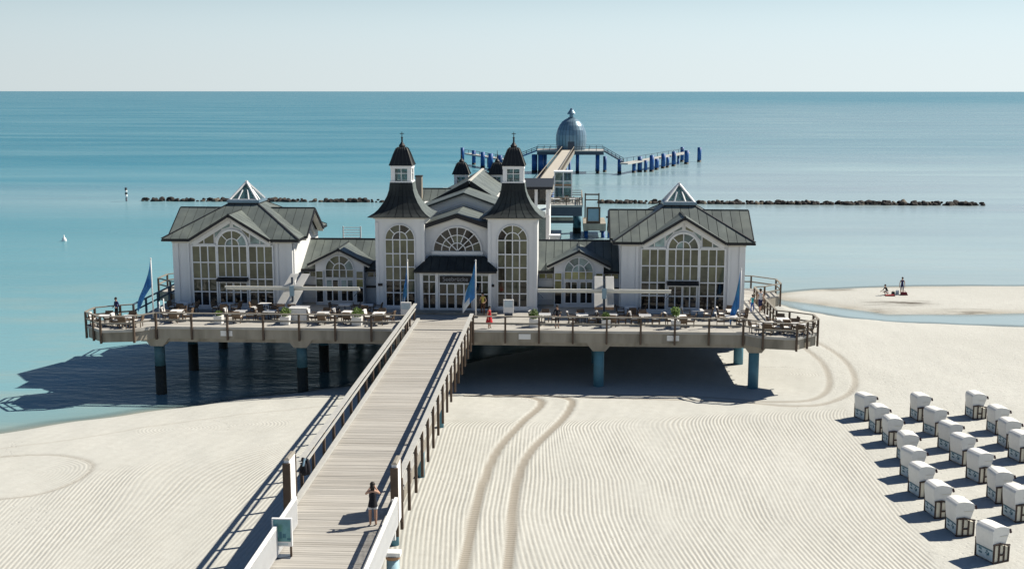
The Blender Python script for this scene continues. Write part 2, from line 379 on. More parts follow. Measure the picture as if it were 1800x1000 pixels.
def sand_mat():
    m = bpy.data.materials.new('pale_sand'); m.use_nodes = True
    N = m.node_tree.nodes; L = m.node_tree.links; b = N['Principled BSDF']
    def att(n):
        a = N.new('ShaderNodeAttribute'); a.attribute_name = n; return a.outputs['Fac']
    def math_(op, a, c, d=None):
        x = N.new('ShaderNodeMath'); x.operation = op
        for i, v in enumerate((a, c, d)):
            if v is None: continue
            if isinstance(v, (int, float)): x.inputs[i].default_value = v
            else: L.new(v, x.inputs[i])
        return x.outputs[0]
    def noise(s, d=4, st=None):
        n = N.new('ShaderNodeTexNoise'); n.inputs['Scale'].default_value = s; n.inputs['Detail'].default_value = d; n.inputs['Roughness'].default_value = .65
        if st:
            mp = N.new('ShaderNodeMapping'); mp.inputs['Scale'].default_value = st; L.new(geo.outputs['Position'], mp.inputs[0]); L.new(mp.outputs[0], n.inputs['Vector'])
        else: L.new(geo.outputs['Position'], n.inputs['Vector'])
        return n.outputs['Fac']
    def mapr(v, a, c, e, f):
        x = N.new('ShaderNodeMapRange'); L.new(v, x.inputs[0])
        for i, q in zip((1,2,3,4), (a,c,e,f)): x.inputs[i].default_value = q
        return x.outputs[0]
    def mix(f, a, c, mode='MIX'):
        x = N.new('ShaderNodeMixRGB'); x.blend_type = mode
        for i, v in enumerate((f, a, c)):
            if isinstance(v, (int, float)): x.inputs[i].default_value = v
            elif isinstance(v, tuple): x.inputs[i].default_value = (*v, 1)
            else: L.new(v, x.inputs[i])
        return x.outputs[0]
    geo = N.new('ShaderNodeNewGeometry')
    col = mix(mapr(noise(.09, 6), .35, .65, 0, 1), (.495,.50,.465), (.55,.555,.52))
    col = mix(mapr(noise(2.2, 8), .3, .7, 0, .55), col, (.44,.435,.40))
    col = mix(mapr(noise(14, 6), .62, .75, 0, .35), col, (.36,.345,.31))
    # furrows: the shade in each groove is painted into the sand colour
    ph = math_('ADD', math_('MULTIPLY', att('rake'), 2*math.pi/.23), math_('MULTIPLY', noise(1.5, 3), 1.6))
    sn = math_('SINE', ph, None)
    brk = mapr(noise(.22, 6, (1.6,.5,1)), .32, .66, .12, 1)
    amp = math_('MULTIPLY', att('amp'), brk)
    groove = math_('MULTIPLY', mapr(sn, .2, 1, 0, 1), amp)
    col = mix(math_('MULTIPLY', groove, .42), col, (.30,.265,.21))
    col = mix(mapr(noise(7, 2), .73, .76, 0, .5), col, (.17,.15,.12))
    col = mix(math_('MULTIPLY', att('trk'), .85), col, (.30,.27,.225))
    col = mix(mapr(att('wet'), 0, 1, 0, .7), col, (.33,.30,.24))
    wn = mapr(noise(1.3, 6, (.25,1.4,1)), .42, .62, 0, 1)
    col = mix(math_('MULTIPLY', mapr(att('weed'), 0, .7, 0, 1), wn), col, (.055,.042,.028))
    L.new(col, b.inputs['Base Color']); b.inputs['Roughness'].default_value = .9; b.inputs['Specular IOR Level'].default_value = .15
    tread = math_('MULTIPLY', math_('SINE', math_('MULTIPLY', N_y(N, L, geo), 26.0), None), math_('MULTIPLY', att('trk'), .4))
    h = math_('ADD', math_('MULTIPLY', math_('MULTIPLY', sn, amp), -.6), math_('MULTIPLY', noise(4.5, 5), mapr(att('bas'), 0, 1, .5, 2.0)))
    h = math_('ADD', h, tread)
    vo = N.new('ShaderNodeTexVoronoi'); vo.inputs['Scale'].default_value = 2.4; vo.inputs['Randomness'].default_value = 1; L.new(geo.outputs['Position'], vo.inputs['Vector'])
    pit = mapr(vo.outputs['Distance'], .05, .22, -1.6, 0)
    where = math_('MAXIMUM', mapr(noise(.16, 3), .56, .62, 0, .7), math_('MULTIPLY', att('bas'), 1.0))
    h = math_('ADD', h, math_('MULTIPLY', pit, where))
    bp = N.new('ShaderNodeBump'); bp.inputs['Strength'].default_value = .45; bp.inputs['Distance'].default_value = .055
    L.new(h, bp.inputs['Height']); L.new(bp.outputs[0], b.inputs['Normal'])
    return m
def N_y(N, L, geo):
    s = N.new('ShaderNodeSeparateXYZ'); L.new(geo.outputs['Position'], s.inputs[0]); return s.outputs['Y']
me.materials.append(sand_mat())
sand = bpy.data.objects.new('sand_beach', me); COL.objects.link(sand); sand['kind'] = 'structure'

# ------------------------------------------------------------------ sea
xs = axis(-45000, 45000, -90, 90, 1.0, 1.3, 9000); ys = axis(-400, 60000, 60, 150, 1.0, 1.3, 9000)
X, Y = np.meshgrid(xs, ys); D = -ground(X, Y); D = np.clip(D, -1, 3.2)
dm = np.maximum(poly_sdf(MAIN, X, Y), poly_sdf(SPIT, X, Y))
ny, nx = X.shape; V = np.stack([X, Y, np.zeros_like(X)], -1).reshape(-1, 3)
idx = np.arange(nx*ny).reshape(ny, nx)
F = np.stack([idx[:-1,:-1], idx[:-1,1:], idx[1:,1:], idx[1:,:-1]], -1).reshape(-1, 4)
keep = (D.ravel()[F].max(1) > -.3); F = F[keep]
me = np_mesh('sea', V, F, dict(depth=D, shore=np.clip(-dm, -5, 400), calm_glare=sstep((X+25+.10*(Y-110))/np.maximum(80,.32*Y))*sstep((Y-98)/20)*(1-.6*sstep((Y-260)/200)-.4*sstep((Y-600)/2500))+.45*(1-sstep((X+20)/30))*np.exp(-((Y-232)/26)**2)+1.2*(poly_sdf(lag_bot+[(80,103),(80,114)]+lag_top[::-1], X, Y) > -1.5)))
def sea_mat():
    m = bpy.data.materials.new('sea_water'); m.use_nodes = True
    N = m.node_tree.nodes; L = m.node_tree.links; b = N['Principled BSDF']
    geo = N.new('ShaderNodeNewGeometry')
    def att(n):
        a = N.new('ShaderNodeAttribute'); a.attribute_name = n; return a.outputs['Fac']
    def noise(s, d, st):
        n = N.new('ShaderNodeTexNoise'); n.inputs['Scale'].default_value = s; n.inputs['Detail'].default_value = d; n.inputs['Roughness'].default_value = .6
        mp = N.new('ShaderNodeMapping'); mp.inputs['Scale'].default_value = st; L.new(geo.outputs['Position'], mp.inputs[0]); L.new(mp.outputs[0], n.inputs['Vector'])
        return n.outputs['Fac']
    def mapr(v, a, c, e, f):
        x = N.new('ShaderNodeMapRange'); L.new(v, x.inputs[0])
        for i, q in zip((1,2,3,4), (a,c,e,f)): x.inputs[i].default_value = q
        return x.outputs[0]
    def mix(f, a, c):
        x = N.new('ShaderNodeMixRGB')
        for i, v in enumerate((f, a, c)):
            if isinstance(v, (int, float)): x.inputs[i].default_value = v
            elif isinstance(v, tuple): x.inputs[i].default_value = (*v, 1)
            else: L.new(v, x.inputs[i])
        return x.outputs[0]
    cr = N.new('ShaderNodeValToRGB'); e = cr.color_ramp
    e.elements[0].position = 0; e.elements[0].color = (.21,.27,.25,1)
    e.elements[1].position = 1; e.elements[1].color = (.030,.195,.275,1)
    for p, c in ((.008,(.20,.31,.32)), (.035,(.19,.36,.405)), (.12,(.165,.34,.39)), (.28,(.11,.285,.345)), (.55,(.048,.232,.315))):
        q = e.elements.new(p); q.color = (*c, 1)
    L.new(mapr(att('shore'), 0, 330, 0, 1), cr.inputs[0])
    st = mapr(noise(.012, 7, (.3,1.9,1)), .40, .68, 0, 1)
    col = mix(st, cr.outputs[0], mix(.5, cr.outputs[0], (.16,.34,.40)))
    n1 = noise(1.1, 5, (.55,1.3,1)); n2 = noise(.22, 4, (.5,1.2,1))
    ad = N.new('ShaderNodeMath'); ad.operation = 'MULTIPLY_ADD'; L.new(n2, ad.inputs[0]); ad.inputs[1].default_value = 2.2; L.new(n1, ad.inputs[2])
    bp = N.new('ShaderNodeBump'); bp.inputs['Strength'].default_value = .30; bp.inputs['Distance'].default_value = .35
    L.new(ad.outputs[0], bp.inputs['Height']); L.new(mapr(att('calm_glare'), 0, .9, .30, .05), bp.inputs['Strength'])
    pf = N.new('ShaderNodeMath'); pf.operation = 'MULTIPLY'
    L.new(mapr(noise(.11, 6, (.45,1.3,1)), .46, .62, 0, .75), pf.inputs[0]); L.new(mapr(att('shore'), 14, 75, 1, 0), pf.inputs[1])
    col = mix(pf.outputs[0], col, (.27,.355,.345))
    df = N.new('ShaderNodeBsdfDiffuse'); L.new(mix(mapr(att('calm_glare'), 0, 1, 0, .8), col, (.42,.52,.54)), df.inputs[0]); gl = N.new('ShaderNodeBsdfGlossy')  # pale glare and sky sheen painted into the diffuse colour by this mask
    L.new(mapr(noise(.035, 4, (.3,1.5,1)), .35, .65, .12, .30), gl.inputs['Roughness']); L.new(bp.outputs[0], gl.inputs['Normal'])
    fr = N.new('ShaderNodeFresnel'); fr.inputs[0].default_value = 1.33; L.new(bp.outputs[0], fr.inputs['Normal'])
    cm = N.new('ShaderNodeMath'); cm.operation = 'MULTIPLY'; L.new(att('calm_glare'), cm.inputs[0]); L.new(mapr(noise(.016, 6, (.3,2.2,1)), .36, .60, .25, 1), cm.inputs[1])
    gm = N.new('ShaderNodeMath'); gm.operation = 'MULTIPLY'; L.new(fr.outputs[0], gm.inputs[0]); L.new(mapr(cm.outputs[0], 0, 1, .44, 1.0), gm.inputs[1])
    m1 = N.new('ShaderNodeMixShader'); L.new(gm.outputs[0], m1.inputs[0]); L.new(df.outputs[0], m1.inputs[1]); L.new(gl.outputs[0], m1.inputs[2])
    t = N.new('ShaderNodeBsdfTransparent'); t.inputs[0].default_value = (.95,.98,.98,1); ms = N.new('ShaderNodeMixShader')
    L.new(mapr(att('depth'), .0, .16, .7, 0), ms.inputs[0]); L.new(m1.outputs[0], ms.inputs[1]); L.new(t.outputs[0], ms.inputs[2])
    L.new(ms.outputs[0], N['Material Output'].inputs[0]); N.remove(b)
    return m
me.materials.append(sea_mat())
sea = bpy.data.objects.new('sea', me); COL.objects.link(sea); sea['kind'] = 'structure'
sb = build('sea_bed', B().box(-45000, 45000, -900, 60000, -5.2, -5.0), mat('sea_bed_sand', (.2,.2,.16), .9), kind='structure')

# ------------------------------------------------------------------ roofs
def clip2(P, a, c, sgn):
    out = []
    for i in range(len(P)):
        p, q = P[i], P[(i+1) % len(P)]
        ip, iq = sgn*(p[0]-a) >= -1e-9, sgn*(q[0]-a) >= -1e-9
        if ip: out.append(p)
        if ip != iq:
            t = (a-p[0])/(q[0]-p[0]); out.append((a, p[1]+t*(q[1]-p[1])))
    return out
def roof_face(root, pts, udir, w=.62, th=.045, gap=.038, mt='zinc', base='zincdark', bth=.10, joinbase=None):
    """one plane of a standing seam roof: a dark base and a sheet between each pair of seams"""
    pts = [Vector(p) for p in pts]
    n = Vector((0,0,0))
    for i in range(len(pts)): n += pts[i].cross(pts[(i+1) % len(pts)])
    n.normalize()
    if n.z < 0: n = -n
    u = Vector(udir); u = (u-n*u.dot(n)).normalized(); v = n.cross(u); o = pts[0]
    P2 = [((p-o).dot(u), (p-o).dot(v)) for p in pts]
    b = joinbase if joinbase is not None else B()
    b.prism([p-n*bth for p in pts], n*bth)
    ro = build('roof', b, base, root) if joinbase is None else None
    lo = min(p[0] for p in P2); hi = max(p[0] for p in P2); k = max(1, round((hi-lo)/w)); st = (hi-lo)/k
    res = []
    for i in range(k):
        q = clip2(clip2(P2, lo+i*st+gap/2, None, 1), lo+(i+1)*st-gap/2, None, -1) if len(P2) > 2 else []
        if len(q) < 3: continue
        ar = abs(sum(q[j][0]*q[(j+1) % len(q)][1]-q[(j+1) % len(q)][0]*q[j][1] for j in range(len(q))))/2
        if ar < .02: continue
        res.append(B().prism([o+u*a+v*c+n*.004 for a, c in q], n*(th+random.uniform(-.006, .006))))
    if ro is not None:
        for r in res: build('roof_panel', r, mt, ro)
    return ro, res

# ------------------------------------------------------------------ windows
def grid_window(root, xc, hw, rows, ncol, y, gl, gaps=.085, frame=.10, name='window', proud=.09):
    """rows = list of z boundaries, ncol panes per row; white bars and recessed panes"""
    b = B(); x0, x1 = xc-hw, xc+hw; z0, z1 = rows[0], rows[-1]
    b.box(x0-frame, x0, y-proud, y, z0-frame, z1+frame); b.box(x1, x1+frame, y-proud, y, z0-frame, z1+frame)
    b.box(x0, x1, y-proud, y, z1, z1+frame); b.box(x0, x1, y-proud, y, z0-frame, z0)
    pw = 2*hw/ncol; g = gaps/2
    for i in range(1, ncol): b.box(x0+i*pw-g, x0+i*pw+g, y-proud+.01, y, z0, z1)
    for r in rows[1:-1]:
        for i in range(ncol):
            b.box(x0+i*pw+(g if i else 0), x0+(i+1)*pw-(g if i < ncol-1 else 0), y-proud+.02, y, r-g, r+g)
    wn = build(name, b, 'trim', root)
    for j in range(len(rows)-1):
        for i in range(ncol):
            a0 = x0+i*pw+(g if i else 0); a1 = x0+(i+1)*pw-(g if i < ncol-1 else 0)
            c0 = rows[j]+(g if j else 0); c1 = rows[j+1]-(g if j < len(rows)-2 else 0)
            gm = gl[j] if isinstance(gl, (list, tuple)) else gl
            if isinstance(gm, (list, tuple)): gm = random.choice(gm)
            t = random.uniform(-.006, .006)
            q = B().hull8([(a0,y-.035+t,c0),(a1,y-.035-t,c0),(a1,y-.005,c0),(a0,y-.005,c0),(a0,y-.035+t*.3,c1),(a1,y-.035-t,c1),(a1,y-.005,c1),(a0,y-.005,c1)])
            build('pane', q, gm, wn)
    return wn
def sector(xc, zc, r0, r1, a0, a1, n=6):
    P = [(xc+r1*math.cos(a0+(a1-a0)*i/n), zc+r1*math.sin(a0+(a1-a0)*i/n)) for i in range(n+1)]
    if r0 < .01: return P+[(xc, zc)]
    return P+[(xc+r0*math.cos(a1-(a1-a0)*i/n), zc+r0*math.sin(a1-(a1-a0)*i/n)) for i in range(n+1)]
def arch_window(root, xc, zc, rad, y, rings, nsec, gl, band=.12, bar=.07, name='arched_window', proud=.09, rim=True, spokes=None):
    b = B(); n = 24
    for i in range(n):
        if rim: b.xz(sector(xc, zc, rad, rad+band, math.pi*i/n, math.pi*(i+1)/n, 1), y-proud, y)
    rr = [0]+list(rings)+[rad]
    for r in rings:
        for i in range(16): b.xz(sector(xc, zc, r-bar/2, r+bar/2, math.pi*i/16, math.pi*(i+1)/16, 1), y-proud+.01, y)
    sec = spokes or [nsec]*(len(rr)-1)
    for k in range(len(rr)-1):
        r0, r1 = rr[k], rr[k+1]
        for i in range(1, sec[k]):
            a = math.pi*i/sec[k]; ca, sa = math.cos(a), math.sin(a); px, pz = -sa*bar/2, ca*bar/2
            b.xz([(xc+ca*r0+px, zc+sa*r0+pz), (xc+ca*r0-px, zc+sa*r0-pz), (xc+ca*r1-px, zc+sa*r1-pz), (xc+ca*r1+px, zc+sa*r1+pz)], y-proud+.02, y)
    wn = build(name, b, 'trim', root)
    for k in range(len(rr)-1):
        r0, r1 = rr[k]+(bar/2 if k else 0), rr[k+1]-(bar/2 if k < len(rr)-2 else 0)
        for i in range(sec[k]):
            g = random.choice(gl) if isinstance(gl, (list, tuple)) else gl
            build('pane', B().xz(sector(xc, zc, r0, r1, math.pi*i/sec[k]+.01, math.pi*(i+1)/sec[k]-.01, 5), y-.035, y-.005), g, wn)
    return wn

# ------------------------------------------------------------------ restaurant on the pier
rest = thing('pier_restaurant', 'white seaside restaurant with two spired towers and glass gabled wings on the pier', 'restaurant', (XC, 90, ZD))
wall = lambda b, m='white': build('wall', b, m, rest)
def pavilion(s):
    cx, cy = XC+s*17.05, 91.4; h = 4.6; E = 5.2; z0, ze, zr = ZD, 10.45, 12.33; zc, hc = 12.75, 1.12; yf = cy-h
    wall(B().box(cx-h, cx+h, cy-h+.001, cy+h, z0+.002, 10.36))
    # plinth, corner pilasters and frieze
    t = B(); t.box(cx-h-.08, cx+h+.08, yf-.08, yf, z0+.002, z0+.28)
    for q in (-1, 1):
        t.box(cx+q*(h-.22)-.22, cx+q*(h-.22)+.22, yf-.07, yf, z0+.285, 10.1)
        t.box(cx+q*(h-1.1)-.05, cx+q*(h-1.1)+.05, yf-.035, yf, z0+.285, 10.1)
        t.box(cx+q*3.42-.09, cx+q*3.42+.09, yf-.07, yf, z0+.285, 10.1)
    build('pilaster', t, 'white', rest)
    build('cornice', B().box(cx-h-.05, cx-3.32, yf-.10, yf, 10.103, 10.36), 'cream', rest); build('cornice', B().box(cx+3.32, cx+h+.05, yf-.10, yf, 10.103, 10.36), 'cream', rest)
    # four sides
    for k in range(4):
        a = k*math.pi/2; ca, sa = math.cos(a), math.sin(a)
        def T(x, d, z): # x along side, d distance outward (front = -y)
            lx, ly = x, -d
            return Vector((cx+lx*ca-ly*sa, cy+lx*sa+ly*ca, z))
        u = T(1,0,0)-T(0,0,0)
        if k in (0, 1, 3):
            for q in (-1, 1):
                roof_face(rest, [T(q*E,E,ze), T(q*3.1,E,ze), T(0,1.87,zr), T(0,hc,zc), T(q*hc,hc,zc)], u)
                roof_face(rest, [T(q*3.1,E+.18,ze-.0), T(0,E+.18,zr), T(0,1.87,zr), T(q*3.1,E-.02,ze)], T(0,1,0)-T(0,0,0), w=.7)
        else:
            roof_face(rest, [T(-E,E,ze), T(E,E,ze), T(hc,hc,zc), T(-hc,hc,zc)], u, w=1.0)
        # fascias
        f = B()
        if k != 2:
            for q in (-1, 1):
                f.bar(T(q*3.1,E+.22,ze-.06), T(q*.02,E+.22,zr-.06), .07, .20)
                f.bar(T(q*3.13,E+.03,ze-.10), T(q*(E+.03),E+.03,ze-.10), .06, .14)
        else: f.bar(T(-E,E+.03,ze-.10), T(E,E+.03,ze-.10), .06, .14)
        for q in (-1, 1):
            if q == 1: f.bar(T(q*(E+.02),E+.02,ze+.06), T(hc,hc,zc+.05), .14, .07)
        build('fascia', f, 'black', rest)
        if k != 2:
            # gable wall, soffit boards and soffit
            g = B()
            g.prism([T(-3.1,h,10.36), T(3.1,h,10.36), T(0,h,12.22)], T(0,-.2,0)-T(0,0,0))
            build('gable_wall', g, 'white', rest)
            g = B()
            for q in (-1, 1):
                g.bar(T(q*3.12,E-.05,ze-.24), T(q*.02,E-.05,zr-.24), .42, .14)
                g.bar(T(q*3.1,E-.3,ze-.16), T(q*E,E-.3,ze-.16), .62, .05)
            build('soffit', g, 'cream', rest)
            g = B()
            for q in (-1, 1): g.bar(T(q*3.0,h+.09,ze-.42), T(q*.05,h+.09,zr-.48), .18, .34)
            g.prism([T(-.5,h+.16,zr-.62), T(.5,h+.16,zr-.62), T(0,h+.16,zr-.28)], T(0,-.08,0)-T(0,0,0))
            build('barge_board', g, 'trim', rest)
    for a, c in (((cx+.0, cy-E-.2, zr+.05), (cx, cy-1.87, zr+.05)), ((cx-E-.2, cy, zr+.05), (cx-1.87, cy, zr+.05)), ((cx+1.87, cy, zr+.05), (cx+E+.2, cy, zr+.05))):
        build('roof_ridge', B().bar(a, c, .16, .07), 'zincdark', rest)
    # glass cupola
    zb = 12.98
    cup = B(); cup.box(cx-hc-.1, cx+hc+.1, cy-hc-.1, cy+hc+.1, zc-.12, zc+.10)
    cup = build('cupola', cup, 'black', rest)
    build('cupola_curb', B().box(cx-hc-.16, cx+hc+.16, cy-hc-.16, cy+hc+.16, zc+.103, zb+.06), 'steel', cup)
    bars = B(); za = 14.42; C = [(-hc,-hc),(hc,-hc),(hc,hc),(-hc,hc)]
    for i in range(4):
        x0, y0 = C[i]; x1, y1 = C[(i+1) % 4]
        bars.bar((cx+x0, cy+y0, zb+.06), (cx, cy, za), .13, .13)
        for q in (.3, .7): # glazing bars up the face
            mx, my = x0+(x1-x0)*q, y0+(y1-y0)*q; f = .55
            bars.bar((cx+mx, cy+my, zb+.06), (cx+mx*(1-f), cy+my*(1-f), zb+.06+(za-zb-.06)*f), .09, .09)
        build('pane', B().prism([(cx+x0*.96, cy+y0*.96, zb+.08), (cx+x1*.96, cy+y1*.96, zb+.08), (cx, cy, za-.06)], (0,0,.02)), 'g_clear', cup)
    bars.bar((cx, cy, za-.5), (cx, cy, za+.08), .18, .18)
    bars.bar((cx-hc, cy-hc, zb+.1), (cx+hc, cy-hc, zb+.1), .1, .1)
    build('glazing_bar', bars, 'trim', cup)
    # front glazing
    y = yf-.002
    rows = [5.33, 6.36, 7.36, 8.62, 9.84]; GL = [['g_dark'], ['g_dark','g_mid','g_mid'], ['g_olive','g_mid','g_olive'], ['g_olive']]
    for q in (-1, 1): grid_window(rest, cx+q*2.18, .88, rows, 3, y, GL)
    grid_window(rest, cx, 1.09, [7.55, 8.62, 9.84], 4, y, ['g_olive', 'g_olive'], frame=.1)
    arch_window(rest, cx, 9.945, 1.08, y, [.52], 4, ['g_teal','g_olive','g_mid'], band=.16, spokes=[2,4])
    # raking lights between the arch and the gable
    for q in (-1, 1):
        wn = build('raking_window', B().bar((cx+q*3.0, y-.04, 9.99), (cx+q*1.30, y-.04, 9.99), .08, .09), 'trim', rest)
        for i, (xa, xb, za0, za1, zt0, zt1) in enumerate(((2.75,2.2,10.08,10.08,10.16,10.50),(2.1,1.42,10.08,10.08,10.56,10.97),(1.3,.78,10.52,11.10,11.04,11.35),(.70,.14,11.16,11.36,11.40,11.74))):
            build('pane', B().xz([(cx+q*xa, za0), (cx+q*xb, za1), (cx+q*xb, zt1), (cx+q*xa, zt0)], y-.05, y-.01), random.choice(['g_teal','g_olive','g_teal']), wn)
        b = B(); b.bar((cx+q*2.15, y-.05, 10.04), (cx+q*2.15, y-.05, 10.55), .07, .07)
        build('glazing_bar', b, 'trim', wn)
    # door with black sign canopy
    can = build('sign_canopy', B().hull8([(cx-1.18,y-.55,7.22),(cx+1.18,y-.55,7.22),(cx+1.18,y-.10,7.22),(cx-1.18,y-.10,7.22),(cx-1.18,y-.50,7.40),(cx+1.18,y-.50,7.40),(cx+1.18,y-.10,7.50),(cx-1.18,y-.10,7.50)]), 'signblack', rest)
    grid_window(rest, cx-.55, .48, [5.48, 6.33, 7.06], 2, y, [['g_dark'], ['g_mid','g_dark']], name='door', frame=.06, gaps=.08)
    grid_window(rest, cx+.55, .48, [5.48, 6.33, 7.06], 2, y, [['g_dark'], ['g_mid','g_dark']], name='door', frame=.06, gaps=.08)
    # side windows toward the middle and downpipe
    build('downpipe', B().tube([(cx-s*(h+.06), yf+.25, z0+.1), (cx-s*(h+.06), yf+.25, 10.2)], .05, 8), 'trim', rest)
for s in (-1, 1): pavilion(s)

def bell_tower(s):
    cx, cy = XC+s*4.27, 89.07; h = 1.87; z0 = ZD; y = cy-h
    wall(B().box(cx-h, cx+h, cy-h, cy+h, z0+.003, 11.98))
    t = B()
    for q in (-1, 1): t.box(cx+q*(h-.12)-.12, cx+q*(h-.12)+.12, y-.05, y, z0+.3, 11.75)
    t.box(cx-h-.06, cx+h+.06, y-.10, y, z0+.003, z0+.297)
    build('pilaster', t, 'white', rest)
    t = B(); t.box(cx-h-.12, cx+h+.12, y-.12, cy+h+.12, 11.984, 12.06); t.box(cx-h-.3, cx+h+.3, cy-h-.3, cy+h+.3, 12.063, 12.11)
    build('cornice', t, 'cream', rest)
    rows = [5.36, 6.34, 7.31, 8.33, 9.34, 10.36]
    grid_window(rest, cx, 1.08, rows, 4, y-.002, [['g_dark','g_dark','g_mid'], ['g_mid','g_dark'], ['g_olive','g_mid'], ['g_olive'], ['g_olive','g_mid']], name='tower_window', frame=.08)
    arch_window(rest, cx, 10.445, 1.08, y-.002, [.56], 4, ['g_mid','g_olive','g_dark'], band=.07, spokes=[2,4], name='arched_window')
    build('window_sill', B().box(cx-1.3, cx+1.3, y-.16, y, 5.10, 5.258), 'trim', rest)
    build('wall_plaque', B().box(cx-1.72, cx-1.38, y-.10, y-.055, 6.85, 7.05), 'signblack', rest)
    # flared roof
    prof = [(2.36,12.11),(1.96,12.34),(1.65,12.62),(1.30,13.10),(1.04,13.60),(.90,14.05),(.83,14.62)]
    base = B(); base.box(cx-2.36, cx+2.36, cy-2.36, cy+2.36, 12.112, 12.16)
    for (r0, q0), (r1, q1) in zip(prof, prof[1:]):
        P = lambda r, z: [(cx-r*.985,cy-r*.985,z),(cx+r*.985,cy-r*.985,z),(cx+r*.985,cy+r*.985,z),(cx-r*.985,cy+r*.985,z)]
        base.hull8(P(r0, q0)+P(r1, q1))
    ro = build('tower_roof', base, 'zincdark', rest)
    def side(k, r, f, z, o=0):
        a = k*math.pi/2; lx, ly = r*f, -(r+o); return (cx+lx*math.cos(a)-ly*math.sin(a), cy+lx*math.sin(a)+ly*math.cos(a), z+o*.6)
    for k in range(4):
        n = 7
        for i in range(n):
            f0, f1 = -1+2*i/n, -1+2*(i+1)/n; g = .016; b = B()
            for (r0, q0), (r1, q1) in zip(prof, prof[1:]):
                o = .035
                b.hull8([side(k,r0,f0+g,q0), side(k,r0,f1-g,q0), side(k,r0,f1-g,q0,o), side(k,r0,f0+g,q0,o), side(k,r1,f0+g,q1), side(k,r1,f1-g,q1), side(k,r1,f1-g,q1,o), side(k,r1,f0+g,q1,o)])
            build('roof_panel', b, 'roofdark' if k in (0, 2) else 'zinc', ro)  # front and back panels get the zinc darkened to stand for shade
    lantern(rest, cx, cy, 14.62, .79, 1.28, .90, True, s)
def lantern(root, cx, cy, z, h, H, eave, cross, s, caph=1.35):
    b = B(); b.box(cx-h-.06, cx+h+.06, cy-h-.06, cy+h+.06, z, z+.12)
    p = .16
    for qx in (-1, 1):
        for qy in (-1, 1): b.box(cx+qx*(h-p)-p, cx+qx*(h-p)+p, cy+qy*(h-p)-p, cy+qy*(h-p)+p, z+.123, z+H-.22)
    b.box(cx-h-.03, cx+h+.03, cy-h-.03, cy+h+.03, z+H-.217, z+H)
    la = build('lantern', b, 'trim', root)
    for k in range(4):
        a = k*math.pi/2; ca, sa = math.cos(a), math.sin(a)
        Q = lambda x, d, zz: (cx+x*ca+d*sa, cy+x*sa-d*ca, zz)
        i = h-2*p
        build('pane', B().hull8([Q(-i,h-.14,z+.13),Q(i,h-.14,z+.13),Q(i,h-.17,z+.13),Q(-i,h-.17,z+.13),Q(-i,h-.14,z+H-.22),Q(i,h-.14,z+H-.22),Q(i,h-.17,z+H-.22),Q(-i,h-.17,z+H-.22)]), 'g_clear', la)
        g = B(); g.bar(Q(0,h-.1,z+.13), Q(0,h-.1,z+H-.22), .05, .06); g.bar(Q(-i,h-.1,z+H*.55), Q(i,h-.1,z+H*.55), .05, .05)
        build('glazing_bar', g, 'trim', la)
    zt = z+H+.02; e = eave; c = caph
    prof = [(e,zt),(e*.93,zt+.12*c),(e*.80,zt+.36*c),(e*.67,zt+.62*c),(e*.55,zt+.82*c),(e*.47,zt+.93*c),(e*.34,zt+1.0*c),(e*.18,zt+1.04*c)]
    b = B()
    for (r0, q0), (r1, q1) in zip(prof, prof[1:]):
        P = lambda r, zz: [(cx-r,cy-r,zz),(cx+r,cy-r,zz),(cx+r,cy+r,zz),(cx-r,cy+r,zz)]
        b.hull8(P(r0, q0)+P(r1, q1))
    cap = build('spire_cap', b, 'black', root)
    # seams on the cap
    g = B()
    for k in range(4):
        a = k*math.pi/2
        for f in (-.98, -.6, -.2, .2, .6, .98):
            for (r0, q0), (r1, q1) in zip(prof[:-1], prof[1:-1]):
                def S(r, zz): lx, ly = r*f, -r; return (cx+lx*math.cos(a)-ly*math.sin(a), cy+lx*math.sin(a)+ly*math.cos(a), zz)
                g.bar(S(r0,q0), S(r1,q1), .045, .045)
    build('roof_seam', g, 'zincdark', cap)
    zz = zt+1.04*c
    g = B(); g.lathe(cx, cy, [(.0,zz-.05),(.22,zz-.02),(.26,zz+.08),(.16,zz+.20),(.07,zz+.34),(.06,zz+.62),(.035,zz+.66),(.02,zz+1.12),(0,zz+1.13)], 10)
    if cross:
        g.bar((cx-.16,cy,zz+.98), (cx+.16,cy,zz+.98), .04, .05); g.lathe(cx, cy, [(0,zz+.60),(.09,zz+.66),(.09,zz+.70),(0,zz+.76)], 8)
    build('finial', g, 'black', cap)
for s in (-1, 1): bell_tower(s)

# centre front
Yc = 88.2
wall(B().box(XC-2.4, XC+2.4, Yc, 96, ZD+.004, 11.2))
wall(B().xz([(XC-2.4,11.203),(XC+2.4,11.203),(XC,12.0)], Yc, Yc+.3))
f = B()
for q in (-1, 1):
    f.bar((XC+q*2.42, 87.62, 11.40), (XC+q*.02, 87.62, 12.20), .08, .34)
    roof_face(rest, [(XC+q*2.42,87.65,11.48),(XC,87.65,12.30),(XC,94,12.30),(XC+q*2.42,94,11.48)], (0,1,0), w=.7)
build('fascia', f, 'black', rest)
t = B()
for q in (-1, 1): t.bar((XC+q*2.38, 87.85, 11.18), (XC+q*.02, 87.85, 12.0), .36, .14)
build('soffit', t, 'cream', rest)
arch_window(rest, XC, 9.44, 1.80, Yc-.002, [.62, 1.22], 8, ['g_dark','g_mid','g_dark'], band=.12, spokes=[4,8,8], name='fan_window')
build('window_sill', B().box(XC-1.98, XC+1.98, Yc-.16, Yc, 9.14, 9.42), 'trim', rest)
